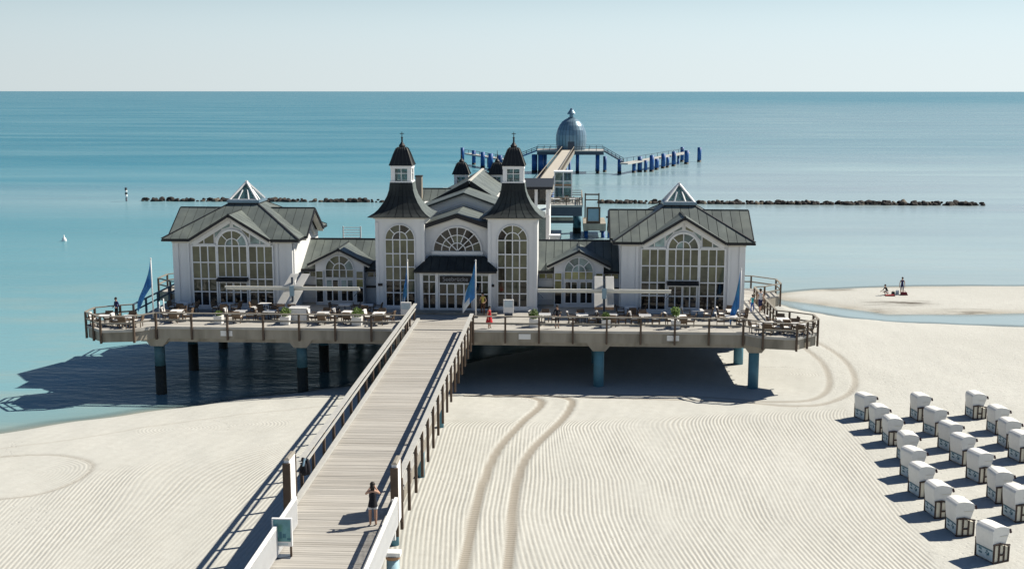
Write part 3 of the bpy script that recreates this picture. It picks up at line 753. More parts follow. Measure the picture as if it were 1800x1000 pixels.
# porch
yp = 86.6
wall(B().box(XC-2.7, XC+2.7, yp, 88.2, ZD+.004, 7.95), 'trim')
t = B(); t.box(XC-2.95, XC+2.95, yp-.25, 88.0, 7.953, 8.12)
build('cornice', t, 'cream', rest)
ze, zr = 8.14, 9.06; ex, rx = 3.12, 2.05; ye, yr = 86.15, 87.75
roof_face(rest, [(XC-ex,ye,ze),(XC+ex,ye,ze),(XC+rx,yr,zr),(XC-rx,yr,zr)], (1,0,0), w=.6, mt='roofdark')
for q in (-1, 1): roof_face(rest, [(XC+q*ex,ye,ze),(XC+q*ex,88.1,ze),(XC+q*rx,88.1,zr),(XC+q*rx,yr,zr)], (0,1,0), w=.6, mt='roofdark')
build('fascia', B().bar((XC-ex,ye-.03,ze-.03), (XC+ex,ye-.03,ze-.03), .06, .14), 'black', rest)
t = B()
for d in (-2.6, -1.42, 1.42, 2.6): t.box(XC+d-.11, XC+d+.11, yp-.10, yp, ZD+.2, 7.95)
t.box(XC-2.75, XC+2.75, yp-.14, yp, ZD+.004, ZD+.197)
build('pilaster', t, 'trim', rest)
for q in (-1, 1): grid_window(rest, XC+q*2.0, .46, [5.28, 6.38, 7.30, 7.80], 2, yp-.002, [['g_dark'], ['g_mid','g_dark'], ['g_mid']], name='porch_window', frame=.04, gaps=.07)
for q in (-1, 1): grid_window(rest, XC+q*.64, .56, [5.30, 6.36, 7.12], 2, yp-.002, [['g_dark'], ['g_mid','g_dark']], name='door', frame=.07, gaps=.10)
sg = build('sign_board', B().box(XC-1.18, XC+1.18, yp-.16, yp-.01, 7.26, 7.76), 'signblack', rest)
fc = bpy.data.curves.new('lettering', 'FONT'); fc.body = 'Seebrücke'; fc.size = .46; fc.align_x = 'CENTER'; fc.align_y = 'CENTER'; fc.extrude = .012
fo = bpy.data.objects.new('tmp', fc); COL.objects.link(fo); bpy.context.view_layer.update()
lm = bpy.data.meshes.new_from_object(fo.evaluated_get(bpy.context.evaluated_depsgraph_get())); bpy.data.objects.remove(fo)
lm.transform(Matrix.Translation(Vector((XC, yp-.175, 7.52))-OFF[rest.name]) @ Matrix.Rotation(R(90), 4, 'X'))
lo = bpy.data.objects.new('lettering', lm); COL.objects.link(lo); lo.parent = sg; lm.materials.append(M['letter'])
build('door_step', B().box(XC-3.2, XC+3.2, 85.3, yp-.15, ZD+.012, ZD+.16), 'concrete', rest)
# hall behind: stacked gables
wall(B().box(XC-3.6, XC+3.6, 94.02, 99.6, ZD+.005, 11.7))
wall(B().xz([(XC-3.6,11.703),(XC+3.6,11.703),(XC+3.6,11.98),(XC,13.25),(XC-3.6,11.98)], 94.02, 94.3))
t = B()
for q in (-1, 1):
    for dz in (.30, .78): t.bar((XC+q*3.5, 93.96, 12.15-dz), (XC+q*.02, 93.96, 13.37-dz), .10, .09)
build('moulding', t, 'trim', rest)
for q in (-1, 1): roof_face(rest, [(XC+q*3.7,93.6,12.05),(XC,93.6,13.40),(XC,99.7,13.40),(XC+q*3.7,99.7,12.05)], (0,1,0), w=.6)
wall(B().box(XC-4.2, XC+2.2, 99.62, 117, ZD+.006, 11.9))
wall(B().xz([(XC-4.2,11.903),(XC+2.2,11.903),(XC+2.2,12.45),(XC,13.75),(XC-4.2,11.5)], 99.62, 99.9))
roof_face(rest, [(XC,99.1,13.93),(XC+2.15,99.1,12.42),(XC+2.15,114.7,12.42),(XC,114.7,13.93)], (0,1,0), w=.62)
roof_face(rest, [(XC,99.1,13.93),(XC-4.4,99.1,11.55),(XC-4.4,114.7,11.55),(XC,114.7,13.93)], (0,1,0), w=.62)
t = B(); t.bar((XC+2.15,99.06,12.30), (XC,99.06,13.75), .1, .5); t.bar((XC-4.4,99.06,11.40), (XC,99.06,13.75), .1, .5)
build('fascia', t, 'black', rest)
build('roof_ridge', B().bar((XC,99.0,13.97), (XC,114.7,13.97), .22, .1), 'cream', rest)
# side wing roof and chimney
wall(B().box(-14.6, -12.0, 101, 108, ZD+.005, 11.0))
roof_face(rest, [(-14.9,100.6,11.0),(-10.6,100.6,11.0),(-10.6,104.5,12.82),(-14.9,104.5,12.82)], (1,0,0), w=.6)
build('roof_ridge', B().bar((-14.9,104.5,12.86), (-10.6,104.5,12.86), .2, .1), 'zincdark', rest)
ch = build('chimney', B().box(-13.66, -13.12, 102.4, 103.2, 11.4, 14.05), 'concrete', rest)
build('chimney_cap', B().box(-13.70, -13.08, 102.36, 103.24, 14.053, 14.15), 'zincdark', ch)
# small rear lanterns
for d in (-1.75, 1.75): 
    wall(B().box(XC+d-.7-.3, XC+d+.7-.3, 113.3, 114.7, 11.0, 12.3))
    lantern(rest, XC+d-.3, 114.0, 12.3, .68, 1.18, .86, False, 1, 1.15)
# connectors
def connector(s):
    xm = XC+s*9.3; x0, x1 = xm-3.25, xm+3.25; yw = 90.0; ye, ze, yr, zr = 89.55, 7.70, 93.2, 9.64
    wall(B().box(x0, x1, yw, 96, ZD+.004, 7.6))
    roof_face(rest, [(x0,ye,ze),(x1,ye,ze),(x1,yr,zr),(x0,yr,zr)], (1,0,0), w=.62)
    roof_face(rest, [(x0,97,7.7),(x1,97,7.7),(x1,yr,zr),(x0,yr,zr)], (1,0,0), w=1.2)
    build('roof_ridge', B().bar((x0,yr,zr+.05),(x1,yr,zr+.05),.2,.1), 'black', rest)
    t = B(); t.box(x0, xm-1.92, ye-.08, ye, ze-.14, ze+.06); t.box(xm+1.92, x1, ye-.08, ye, ze-.14, ze+.06)
    build('fascia', t, 'black', rest)
    # gabled bay
    yb = 89.0; gz0, gz1 = 8.25, 9.45
    wall(B().box(xm-1.9, xm+1.9, yb, yw, ZD+.005, 8.20))
    wall(B().xz([(xm-1.9,8.203),(xm+1.9,8.203),(xm+1.9,8.42),(xm,9.33),(xm-1.9,8.42)], yb, yb+.2))
    for q in (-1, 1):
        roof_face(rest, [(xm+q*2.45,88.62,gz0),(xm,88.62,gz1),(xm,92.85,gz1),(xm+q*2.45,90.55,gz0)], (0,1,0), w=.62)
    t = B()
    for q in (-1, 1): t.bar((xm+q*2.45,88.58,gz0-.05), (xm+q*.02,88.58,gz1-.05), .07, .15)
    build('fascia', t, 'black', rest)
    t = B()
    for q in (-1, 1): t.bar((xm+q*2.4,88.78,gz0-.20), (xm+q*.02,88.78,gz1-.22), .32, .11)
    build('soffit', t, 'cream', rest)
    build('roof_ridge', B().bar((xm,88.6,gz1+.04),(xm,92.85,gz1+.04),.16,.07), 'zincdark', rest)
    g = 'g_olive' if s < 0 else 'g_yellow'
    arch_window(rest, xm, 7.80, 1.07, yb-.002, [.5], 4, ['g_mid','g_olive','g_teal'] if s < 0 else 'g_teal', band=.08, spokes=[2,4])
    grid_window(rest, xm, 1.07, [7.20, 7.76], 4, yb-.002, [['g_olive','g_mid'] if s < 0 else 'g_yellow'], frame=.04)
    for q in (-1, 1):
        grid_window(rest, xm+q*.58, .44, [5.36, 6.36, 6.98], 2, yb-.002, [['g_dark'], ['g_mid','g_teal','g_dark']], name='door', frame=.06)
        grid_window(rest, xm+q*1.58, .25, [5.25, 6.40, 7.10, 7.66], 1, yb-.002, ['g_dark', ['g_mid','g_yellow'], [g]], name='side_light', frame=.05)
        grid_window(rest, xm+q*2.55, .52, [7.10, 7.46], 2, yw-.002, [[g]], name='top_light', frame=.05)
        t = B(); t.box(xm+q*2.58-.56, xm+q*2.58+.56, yw-.03, yw, 5.4, 6.2); t.box(xm+q*2.58-.56, xm+q*2.58+.56, yw-.03, yw, 6.5, 6.95)
        build('wall_panel', t, 'trim', rest)
        build('ledge', B().box(xm+q*2.58-.64, xm+q*2.58+.64, yw-.22, yw, 6.26, 6.40), 'signblack', rest)
for s in (-1, 1): connector(s)
# flat roofs and blocks behind the front range
wall(B().box(-29, -14, 96.2, 110, ZD+.006, 7.4)); wall(B().box(-2.2, 12, 96.2, 104, ZD+.006, 7.4))
build('flat_roof', B().box(-29.2, -14.6, 97.1, 110.2, 7.403, 7.6), 'zincdark', rest)
build('flat_roof', B().box(-2.4, 12.2, 97.1, 104.2, 7.403, 7.6), 'zincdark', rest)
# rear upper terrace on the seaward side
ax0, ax1, ay0, ay1 = -6.2, -2.05, 112.2, 123
wall(B().box(ax0, ax1, 115.5, ay1, ZD+.006, 9.8))
t = B()
for x, yv in ((ax1-.14, ay0+.2), (ax1-1.25, ay0+.2), (ax0+.2, ay0+.2), (ax1-.14, 117.5), (ax1-.14, ay1-.2)): t.box(x-.14, x+.14, yv-.14, yv+.14, ZD+.2, 12.2)
build('column', t, 'trim', rest)
build('terrace_floor', B().box(ax0, ax1, ay0, 115.4, 9.5, 9.8), 'trim', rest)
build('flat_roof', B().box(ax0-.3, ax1+.35, ay0-.4, ay1+.3, 12.2, 12.45), 'black', rest)
build('terrace_back_wall', B().box(ax0+.4, ax1-.4, 116.5, 117, 9.83, 12.19), 'g_dark', rest)
build('blue_awning', B().hull8([(ax0+.5,ay0-.6,9.95),(ax1-.3,ay0-.6,9.95),(ax1-.3,ay0+.9,10.55),(ax0+.5,ay0+.9,10.55),(ax0+.5,ay0-.6,10.02),(ax1-.3,ay0-.6,10.02),(ax1-.3,ay0+.9,10.62),(ax0+.5,ay0+.9,10.62)]), 'bluep', rest)
build('glazed_screen', B().box(ax1-1.1, ax1-.3, ay0+.1, ay0+.14, ZD+.2, 9.45), 'g_clear', rest)
v = thing('roof_vent_unit', 'small white vent housing on the flat roof beside the right tower', 'vent', (-1.3, 98.4, 7.6))
build('housing', B().box(-1.7, -.9, 98.0, 98.8, 7.9, 9.35), 'trim', v); build('lid', B().box(-1.78, -.82, 97.92, 98.88, 9.353, 9.5), 'trim', v)
build('grille', B().box(-1.6, -1.2, 97.97, 97.998, 8.2, 9.0), 'g_dark', v)
t = B()
for x in (-1.62, -.98): 
    for yv in (98.08, 98.72): t.box(x-.06, x+.06, yv-.06, yv+.06, 7.602, 7.898)
build('foot', t, 'trim', v)
v = thing('roof_guard_rail', 'white barred guard rail standing on the flat roof behind the left link building', 'railing', (-18.6, 98.4, 7.6))
t = B()
for x in (-19.4, -17.9): t.box(x-.05, x+.05, 98.35, 98.45, 7.6, 10.1)
build('post', t, 'trim', v)
for k in range(6): build('rail', B().bar((-19.34, 98.4, 8.9+k*.22), (-17.96, 98.4, 8.9+k*.22), .04, .05), 'trim' if k else 'steeld', v)

# ------------------------------------------------------------------ terrace deck with columns
deck = thing('pier_terrace', 'concrete pier terrace carrying the restaurant on round columns', 'pier', (XC, 88, 0))
RB = [(12.0,79.7),(13.2,78.5),(15.3,78.1),(17.0,79.8),(17.0,81.3),(15.6,82.3),(14.7,82.7)]
RB2 = [(14.7,93.0),(15.6,93.3),(17.1,94.8),(17.1,97.0),(15.4,98.6),(13.2,98.8)]
mir = lambda P: [(2*XC-x, y) for x, y in P]
OUT = [(-29.2,79.7)]+[(12.0,79.7)]+RB[1:]+RB2+[(13.2,118),(-30.4,118)]+mir(RB2)[::-1]+mir(RB[1:])[::-1]
b = B(); b.xy(OUT, 4.2, 4.93)
build('slab', b, 'concrete', deck)
tri = bpy.data.meshes.new('x')
# boards of the terrace floor, as strips running along the front
def inside_x(yv):
    xs_ = []
    for i in range(len(OUT)):
        a, c = OUT[i], OUT[(i+1) % len(OUT)]
        if (a[1] > yv) != (c[1] > yv): xs_.append(a[0]+(yv-a[1])/(c[1]-a[1])*(c[0]-a[0]))
    return sorted(xs_)
bb = B(); yv = 78.3
while yv < 99:
    X_ = inside_x(yv+.08)
    for a, c in zip(X_[::2], X_[1::2]):
        x = a+.05
        while x < c-.3:
            x2 = min(x+random.choice((2.4, 3.0, 3.6)), c-.05)
            zz = ZD+random.uniform(-.006, .006); bb.box(x+.006, x2-.006, yv+.006, yv+.154, 4.932, zz); x = x2
    yv += .16
o = build('floor_board', bb, 'deckp', deck); o['kind'] = 'stuff'
kb = B()
FR = [(-29.2,79.7),(12.0,79.7)]
for P in (FR, [FR[1]]+RB[1:], [(2*XC-12.0, 79.7)]+mir(RB)[1:]):
    for a, c in zip(P, P[1:]): kb.bar((*a,4.99), (*c,4.99), .22, .18)
build('edge_kerb', kb, 'deckp', deck)
COLS = [(x, yv) for x in (-29.3, -19.0, -8.7, 2.1, 12.9) for yv in (80.3, 87.6, 95.4, 103, 111)]
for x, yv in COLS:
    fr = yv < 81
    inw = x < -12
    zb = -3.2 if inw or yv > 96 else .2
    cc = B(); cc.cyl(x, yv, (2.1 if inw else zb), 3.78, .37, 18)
    c_ = build('column', cc, 'blueshade' if inw else 'bluecol', deck, smooth=True)
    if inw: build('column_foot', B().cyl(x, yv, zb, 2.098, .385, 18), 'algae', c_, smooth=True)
    build('column_head', B().hull8([(x-.45,yv-.5,3.6),(x+.45,yv-.5,3.6),(x+.45,yv+.5,3.6),(x-.45,yv+.5,3.6),(x-.9,yv-.55,4.197),(x+.9,yv-.55,4.197),(x+.9,yv+.6,4.197),(x-.9,yv+.6,4.197)]), 'concrete', c_)
# cross beams below
for yv in (80.3, 87.6, 95.4, 103, 111): build('cross_beam', B().box(-30.5, 13.6, yv-.28, yv+.28, 3.9, 4.198), 'concrete', deck)
for x in (-24.2, 7.2, -3.1):
    build('fascia_plate', B().box(x-.42, x+.42, 79.66, 79.697, 4.42, 4.8), 'tabletop', deck)

# ------------------------------------------------------------------ railings
def railing(label, P, z=ZD, hgt=1.05, sp=2.4, low=-.85, posts=True, mids=(.55,), topw=.16, mt='wood', pm='woodd', pw=.13, name='railing', toph=.07, out=.0, group=None):
    cx_ = sum(p[0] for p in P)/len(P); cy_ = sum(p[1] for p in P)/len(P)
    r = thing(name, label, 'railing', (cx_, cy_, z), group)
    pme = None
    for i, (a, c) in enumerate(zip(P, P[1:])):
        a3 = Vector((*a, z+hgt)); c3 = Vector((*c, z+hgt)); L = (c3-a3).length
        build('top_rail', B().bar(a3, c3, topw, toph), mt, r)
        for h in mids: build('mid_rail', B().bar(Vector((*a, z+h)), Vector((*c, z+h)), .06, .11), mt, r)
        n = max(1, round(L/sp)) 
        for k in range(n+1 if i == len(P)-2 else n):
            q = a3+(c3-a3)*(k/n)
            if pme is None: pme = B().box(-pw/2, pw/2, -pw*.6, pw*.6, low, hgt-toph/2-.002).mesh('post'); pme.materials.append(M[pm])
            o = bpy.data.objects.new('post', pme); COL.objects.link(o); o.parent = r; o.location = Vector((q.x, q.y, z))-OFF[r.name]
    return r
yr_ = 79.55
railing('long brown timber railing along the terrace front left of the footbridge', [(-29.2,yr_),(-11.3,yr_)])
railing('long brown timber railing along the terrace front right of the footbridge', [(-6.8,yr_),(12.0,yr_)])
RBo = [(12.0,79.62),(13.15,78.36),(15.35,77.96),(17.12,79.75),(17.12,81.35),(15.65,82.4),(14.8,82.8)]
railing('many sided timber railing round the right corner bulge of the terrace', RBo, sp=1.5)
railing('many sided timber railing round the left corner bulge of the terrace', mir(RBo), sp=1.5)
railing('timber railing along the right side passage above the sand', [(14.8,82.8),(14.8,93.0)], sp=1.3)
railing('dark blue railing with boarded base along the left side passage', [(2*XC-14.8,82.8),(2*XC-14.8,93.0)], mt='bluerail', pm='bluerail')
bo = B().bar((2*XC-14.78,82.9,5.3),(2*XC-14.78,93,5.3),.04,.55)
RBb = [(14.8,93.0),(15.65,93.25),(17.2,94.8),(17.2,97.0),(15.4,98.7),(13.3,98.9)]
railing('grey timber railing round the rear right bulge of the terrace', RBb, sp=1.8)
railing('grey timber railing round the rear left bulge of the terrace', mir(RBb), sp=1.8)

# ------------------------------------------------------------------ footbridge
gx0, gx1 = -11.1, -6.9
fb = thing('footbridge', 'long timber plank footbridge leading straight from the shore to the terrace', 'footbridge', (-9, 60, ZD))
yv = 83.4; cnt = 0; meshes = []
for k in range(6):
    q = B().hull8([(gx0+.02,-.09,-.055),(gx1-.02,-.09,-.055),(gx1-.02,.09,-.055),(gx0+.02,.09,-.055),(gx0+.02,-.09,0),(gx1-.02,-.09,0),(gx1-.02,.09,0),(gx0+.02,.09,0)])
    for vi in range(len(q.v)):
        x, y_, z_ = q.v[vi]; q.v[vi] = (x+9+random.uniform(-.02,.02), y_+random.uniform(-.004,.004), z_+random.uniform(-.004,.004))
    mm = q.mesh('plank'); mm.materials.append(M['plank']); meshes.append(mm)
ys_ = [27.1+.1925*k for k in range(294)]
for yv in ys_:
    o = bpy.data.objects.new('plank', random.choice(meshes)); COL.objects.link(o); o.parent = fb
    o.location = (0, yv-60, .012+random.uniform(-.004, .006))
sub = B()
for x in (gx0+.14, gx1-.14): sub.box(x-.14, x+.14, 27, 79.5, 4.45, 4.94)
for x in (-9.9, -8.1): sub.box(x-.15, x+.15, 27, 79.5, 4.3, 4.935)
build('beam', sub, 'wood', fb)
kb = B(); kb.box(gx0-.02, gx0+.2, 27, 83.2, 5.03, 5.16); kb.box(gx1-.2, gx1+.02, 27, 79.6, 5.03, 5.16)
build('edge_kerb', kb, 'railtop', fb)
for yv in (31, 41.2, 50.5, 60, 69.5):
    for x in (-10.1, -7.9):
        if yv != 41.2: build('support_pile', B().cyl(x, yv, .3, 4.299, .2, 12), 'bluecol', fb, smooth=True)
    if yv != 41.2: build('pile_beam', B().box(-10.8, -7.2, yv-.16, yv+.16, 4.05, 4.298), 'concrete', fb)
c_ = build('support_pile', B().cyl(-6.5, 41.0, .3, 4.32, .24, 16), 'colpale', fb, label='pale blue round pile with a rusty cap', smooth=True)
build('pile_cap', B().cyl(-6.5, 41.0, 4.323, 4.44, .27, 16), 'orange', c_)
build('pile_bracket', B().box(-7.2, -6.2, 40.8, 41.2, 4.443, 4.6), 'trim', fb)
def fb_rail(x, label, y0, y1):
    r = thing('footbridge_railing', label, 'railing', (x, (y0+y1)/2, ZD))
    build('top_rail', B().box(x-.12, x+.12, y0, y1, 6.18, 6.25), 'railtop', r)
    build('mid_rail', B().box(x-.035, x+.035, y0, y1, 5.78, 5.88), 'railtop', r)
    sgn = -1 if x < -9 else 1
    pm_ = B().hull8([(-.06,-.08,-.95),(.06,-.08,-.95),(.06,.08,-.95),(-.06,.08,-.95),(-.06,-.08,1.178),(.06,-.08,1.178),(.06,.08,1.178),(-.06,.08,1.178)]).mesh('post'); pm_.materials.append(M['woodd'])
    n = round((y1-y0)/2.2)
    for k in range(n+1):
        o = bpy.data.objects.new('post', pm_); COL.objects.link(o); o.parent = r; o.location = (sgn*.10, y0+.05+(y1-y0-.1)*k/n-(y0+y1)/2, 0)
    return r
fb_rail(gx0-.12, 'left grey timber railing of the footbridge with a wide top plank', 44.9, 83.2)
fb_rail(gx1+.12, 'right grey timber railing of the footbridge casting its shadow on the planks', 44.6, 79.5)
def picket(x, label, y0, y1, mir_=1):
    r = thing('picket_fence', label, 'fence', (x, (y0+y1)/2, ZD))
    build('top_rail', B().box(x-.06, x+.06, y0, y1, 6.12, 6.2), 'trim', r)
    build('bottom_rail', B().box(x-.04, x+.04, y0, y1, 5.12, 5.22), 'trim', r); build('mid_rail', B().box(x-.03, x+.03, y0, y1, 5.62, 5.70), 'trim', r)
    pm_ = B().box(-.016, .016, -.018, .018, .1, 1.118).mesh('picket'); pm_.materials.append(M['trim'])
    yv = y0+.1
    while yv < y1:
        o = bpy.data.objects.new('picket', pm_); COL.objects.link(o); o.parent = r; o.location = (mir_*.055, yv-(y0+y1)/2, 0); yv += .105
    for yv in (y0+.3, (y0+y1)/2, y1-.06): build('post', B().box(x-mir_*.10-.06, x-mir_*.10+.06, yv-.06, yv+.06, 4.5, 6.118), 'trim', r)
picket(-10.42, 'white picket fence on the left of the footbridge near the shore', 27.2, 42.3, 1)
picket(-6.55, 'white picket fence on the right of the footbridge beside the blue pile', 27.2, 42.4, 1)
# tall pillars at the end of the railings
for x, yv, lab in ((gx0-.02, 44.35, 'tall white pillar panel with brown edge on the left of the footbridge'), (gx1+.12, 44.0, 'tall white pillar panel with brown edge on the right of the footbridge')):
    t = thing('gate_pillar', lab, 'pillar', (x, yv, ZD))
    build('panel', B().box(x-.10, x+.10, yv-.5, yv+.5, 4.6, 7.12), 'trim', t)
    build('edge_board', B().box(x-.15, x+.15, yv-.60, yv-.503, 4.2, 7.0), 'woodd', t)
    build('edge_board', B().box(x-.13, x+.13, yv+.503, yv+.58, 4.4, 7.0), 'woodd', t)
    build('cap', B().hull8([(x-.13,yv-.53,7.123),(x+.13,yv-.53,7.123),(x+.13,yv+.53,7.123),(x-.13,yv+.53,7.123),(x-.05,yv-.45,7.20),(x+.05,yv-.45,7.20),(x+.05,yv+.45,7.20),(x-.05,yv+.45,7.20)]), 'wood', t)
# info board
x, yv = -10.2, 39.3
t = thing('info_board', 'glazed information board with a teal poster standing at the left fence', 'sign', (x, yv, ZD))
build('board', B().box(x-.36, x+.36, yv-.05, yv+.05, 5.42, 6.46), 'trim', t)
po = build('poster', B().box(x-.31, x+.31, yv-.056, yv-.052, 5.60, 6.42), 'poster', t)
pb = B()
for k, (dx, dz, w_, h_) in enumerate(((-.1,.1,.1,.25),(.02,.12,.12,.16),(-.22,.04,.08,.12),(.18,.04,.14,.08))): pb.box(x+dx, x+dx+w_, yv-.058, yv-.0562, 5.62+dz, 5.62+dz+h_)
build('poster_picture', pb, 'teal', po)
build('poster_text', B().box(x-.22, x+.22, yv-.056, yv-.052, 5.46, 5.55), 'bluep', po)
for q in (-.3, .3): build('leg', B().box(x+q-.035, x+q+.035, yv-.03, yv+.03, 5.03, 5.418), 'woodd', t)
build('foot_plate', B().box(x-.42, x+.30, yv-.2, yv+.2, 5.012, 5.03), 'steeld', t)
# dark bundle at the rail
t = thing('dark_bundle', 'dark bundle slung over the left footbridge railing behind the white pillar', 'bundle', (-11.0, 46.3, 5.2))
bb = B()
for k in range(5): bb.lathe(-11.0+random.uniform(-.12,.12), 46.3+random.uniform(-.5,.5), [(0,5.62+.03*k),(.10,5.68),(.15,5.85),(.13,6.08),(.06,6.22+.04*k),(0,6.25+.04*k)], 9)
build('cloth', bb, 'cloth_blackcloth' if 'cloth_blackcloth' in M else 'blackcloth', t, smooth=True)
build('strap', B().tube([(-10.95,45.9,6.2),(-10.95,46.2,6.42),(-10.95,46.6,6.2)], .04, 6), 'steel', t)
# ------------------------------------------------------------------ pier behind the restaurant
rp = thing('rear_pier', 'seaward pier deck behind the restaurant with cafe seats and blue columns', 'pier', (-3, 150, ZD))
build('slab', B().box(-9.5, -3.0, 118.02, 171, 4.3, 5.0), 'concrete', rp)
b = B(); b.box(-9.5, 1.85, 171.2, 184, 4.72, 5.0); build('slab', b, 'railtop', rp)
build('edge_beam', B().box(-9.4, 1.75, 171.4, 183.8, 3.35, 4.717), 'steeld', rp)
build('lower_beam', B().box(-9.4, .4, 172.6, 173.2, 2.55, 3.0), 'concrete', rp)
build('lower_beam', B().box(-9.4, .6, 174.0, 174.6, 2.0, 2.4), 'steeld', rp)
for x, yv in ((1.05,178.3),(-5.5,178.3),(-8,160),(-4.4,160),(-8,140),(-4.4,140)):
    c_ = build('column', B().cyl(x, yv, .9, 4.3 if yv < 170 else 3.345, .62, 18), 'bluepile' if x < 0 else 'bluecol', rp, smooth=True)
    build('column_foot', B().cyl(x, yv, -3.5, .897, .64, 18), 'algae', c_, smooth=True)
railing('brown railing round the seaward cafe terrace', [(-2.9,171.3),(1.75,171.3),(1.75,183.8),(-4,183.8)], hgt=1.1, sp=1.9, low=-.25, mids=(.4,.75))
# glazed shelter
t = thing('glazed_shelter', 'tall white framed glass shelter on the seaward cafe terrace', 'shelter', (-1.1, 178, ZD))
f = B(); x0, x1, y0, y1, zt = -2.4, .2, 177, 179.4, 9.35
for x in (x0, (x0+x1)/2, x1):
    for yv in (y0, y1): f.box(x-.07, x+.07, yv-.07, yv+.07, 5.0, zt)
for z in (7.1, 8.0):
    for yv in (y0, y1): f.box(x0+.07, x1-.07, yv-.05, yv+.05, z, z+.1)
build('frame', f, 'trim', t); build('roof', B().box(x0-.15, x1+.15, y0-.15, y1+.15, zt+.003, zt+.2), 'trim', t)
for xa, xb in ((x0+.08,-1.18),(-1.02,x1-.08)):
    for za, zb_ in ((5.1,7.09),(8.11,zt-.02)):
        for yv in (y0, y1): build('pane', B().box(xa, xb, yv-.015, yv+.015, za, zb_), 'g_clear', t)
    build('door_panel', B().box(xa, xb, y0-.02, y0+.02, 7.21, 7.99), 'g_teal', t)
    build('timber_band', B().box(xa, xb, y0-.05, y0-.025, 7.36, 7.62), 'orange', t)
for x in (x0, x1): build('pane', B().box(x-.015, x+.015, y0+.08, y1-.08, 5.1, zt-.02), 'g_clear', t)
# boarding landing
t = thing('boarding_landing', 'low concrete boat landing with timber frames beside the seaward terrace', 'landing', (3.6, 175, 0))
build('slab', B().box(1.95, 5.3, 172.2, 181, 1.1, 2.15), 'concrete', t)
f = B()
for x in (2.5, 4.35): f.box(x-.12, x+.12, 172.4, 172.65, 2.152, 4.6)
f.box(2.38, 4.47, 172.38, 172.67, 4.35, 4.6); f.box(2.62, 4.23, 172.4, 172.65, 2.152, 2.5)
build('timber_frame', f, 'woodd', t); build('gate_panel', B().box(2.62, 4.23, 172.5, 172.55, 2.52, 4.34), 'steel', t)
f = B()
for x in (2.3, 4.4): f.box(x-.1, x+.1, 180, 180.2, 2.152, 6.0)
f.box(2.2, 4.5, 179.98, 180.22, 5.7, 5.9); f.box(2.2, 4.5, 179.98, 180.22, 4.9, 5.05)
build('handrail_frame', f, 'woodd', t)
for x in (2.4, 4.9):
    for yv in (173, 180): build('pile', B().cyl(x, yv, -3.5, 1.098, .3, 12), 'bluepile', t, smooth=True)
t = thing('mooring_pile', 'slim blue mooring pile standing by itself beside the boat landing', 'pile', (5.75, 172.5, 0))
build('shaft', B().cyl(5.75, 172.5, -3.5, 4.1, .22, 12), 'bluepile', t, smooth=True); build('cross_arm', B().box(5.3, 6.2, 172.3, 172.7, 3.0, 3.25), 'steeld', t)

# bridge and diving station
a0 = Vector((-5.2, 184.05, 5.2)); a1 = Vector((-.72, 309.5, 6.05)); sd = Vector((1, -.035, 0)).normalized()
br = thing('sea_bridge', 'straight pale footbridge running out over the sea to the domed diving station', 'footbridge', (-3, 247, 5.6))
build('deck', B().bar(a0, a1, 3.0, .25), 'bridge', br)
for q in (-1, 1):
    o_ = sd*q*1.6
    build('side_girder', B().bar(a0+o_+Vector((0,0,-.35)), a1+o_+Vector((0,0,-.35)), .22, .9), 'wood', br)
    build('handrail', B().bar(a0+o_+Vector((0,0,1.05)), a1+o_+Vector((0,0,1.05)), .12, .12), 'wood', br)
    pm_ = B().box(-.05, .05, -.05, .05, .05, 1.0).mesh('post'); pm_.materials.append(M['woodd'])
    for k in range(40):
        o = bpy.data.objects.new('post', pm_); COL.objects.link(o); o.parent = br; o.location = a0+(a1-a0)*((k+.5)/40)+o_-OFF[br.name]
for k in range(1, 6):
    p = a0+(a1-a0)*(k/6)
    for q in (-1, 1): build('pile', B().cyl(p.x+q*1.2, p.y, -4, p.z-.8, .3, 12), 'bluepile', br, smooth=True)
gy = 315.0
gs = thing('diving_station', 'steel domed diving station standing on blue legs far out at sea', 'diving station', (0, gy, 0))
b = B(); b.box(-8.9, 8.7, gy-5, gy+5, 4.9, 5.75); build('platform', b, 'steeld', gs)
build('platform_deck', B().box(-9.0, 8.8, gy-5.1, gy+5.1, 5.753, 6.0), 'railtop', gs)
prof = [(3.75,6.0),(4.0,7.2),(4.12,8.6),(4.05,10.0),(3.75,11.3),(3.2,12.5),(2.45,13.5),(1.6,14.1),(.9,14.4)]
dome = B(); dome.lathe(.1, gy, [(r-.06, z) for r, z in prof], 28); do = build('dome', dome, 'steeld', gs, smooth=True)
n = 26
for i in range(n):
    pn = B(); A0, A1 = 2*math.pi*(i+.05)/n, 2*math.pi*(i+.95)/n
    pn.lathe(.1, gy, prof, 2, A0, A1)
    build('steel_panel', pn, 'steel', do)
build('dome_cap', B().lathe(.1, gy, [(.9,14.4),(1.0,14.5),(.55,14.7),(.5,15.3),(1.15,15.4),(1.1,15.7),(.5,16.5),(.3,17.0),(0,17.05)], 14), 'steel', do)
build('door', B().box(-.75, .95, gy-4.15, gy-3.6, 6.0, 8.3), 'steeld', do)
for x, yv in ((-7.9,-4.2),(7.2,-4.2),(-7.2,4.2),(7.2,4.2),(1.8,-4.4),(-9.6,-3.4)):
    r_ = .75 if x < -7 else .45
    l_ = build('leg', B().cyl(x, gy+yv, .7, 4.897, r_, 14), 'bluepile', gs, smooth=True)
    build('leg_foot', B().cyl(x, gy+yv, -4, .697, r_+.03, 14), 'algae', l_, smooth=True)
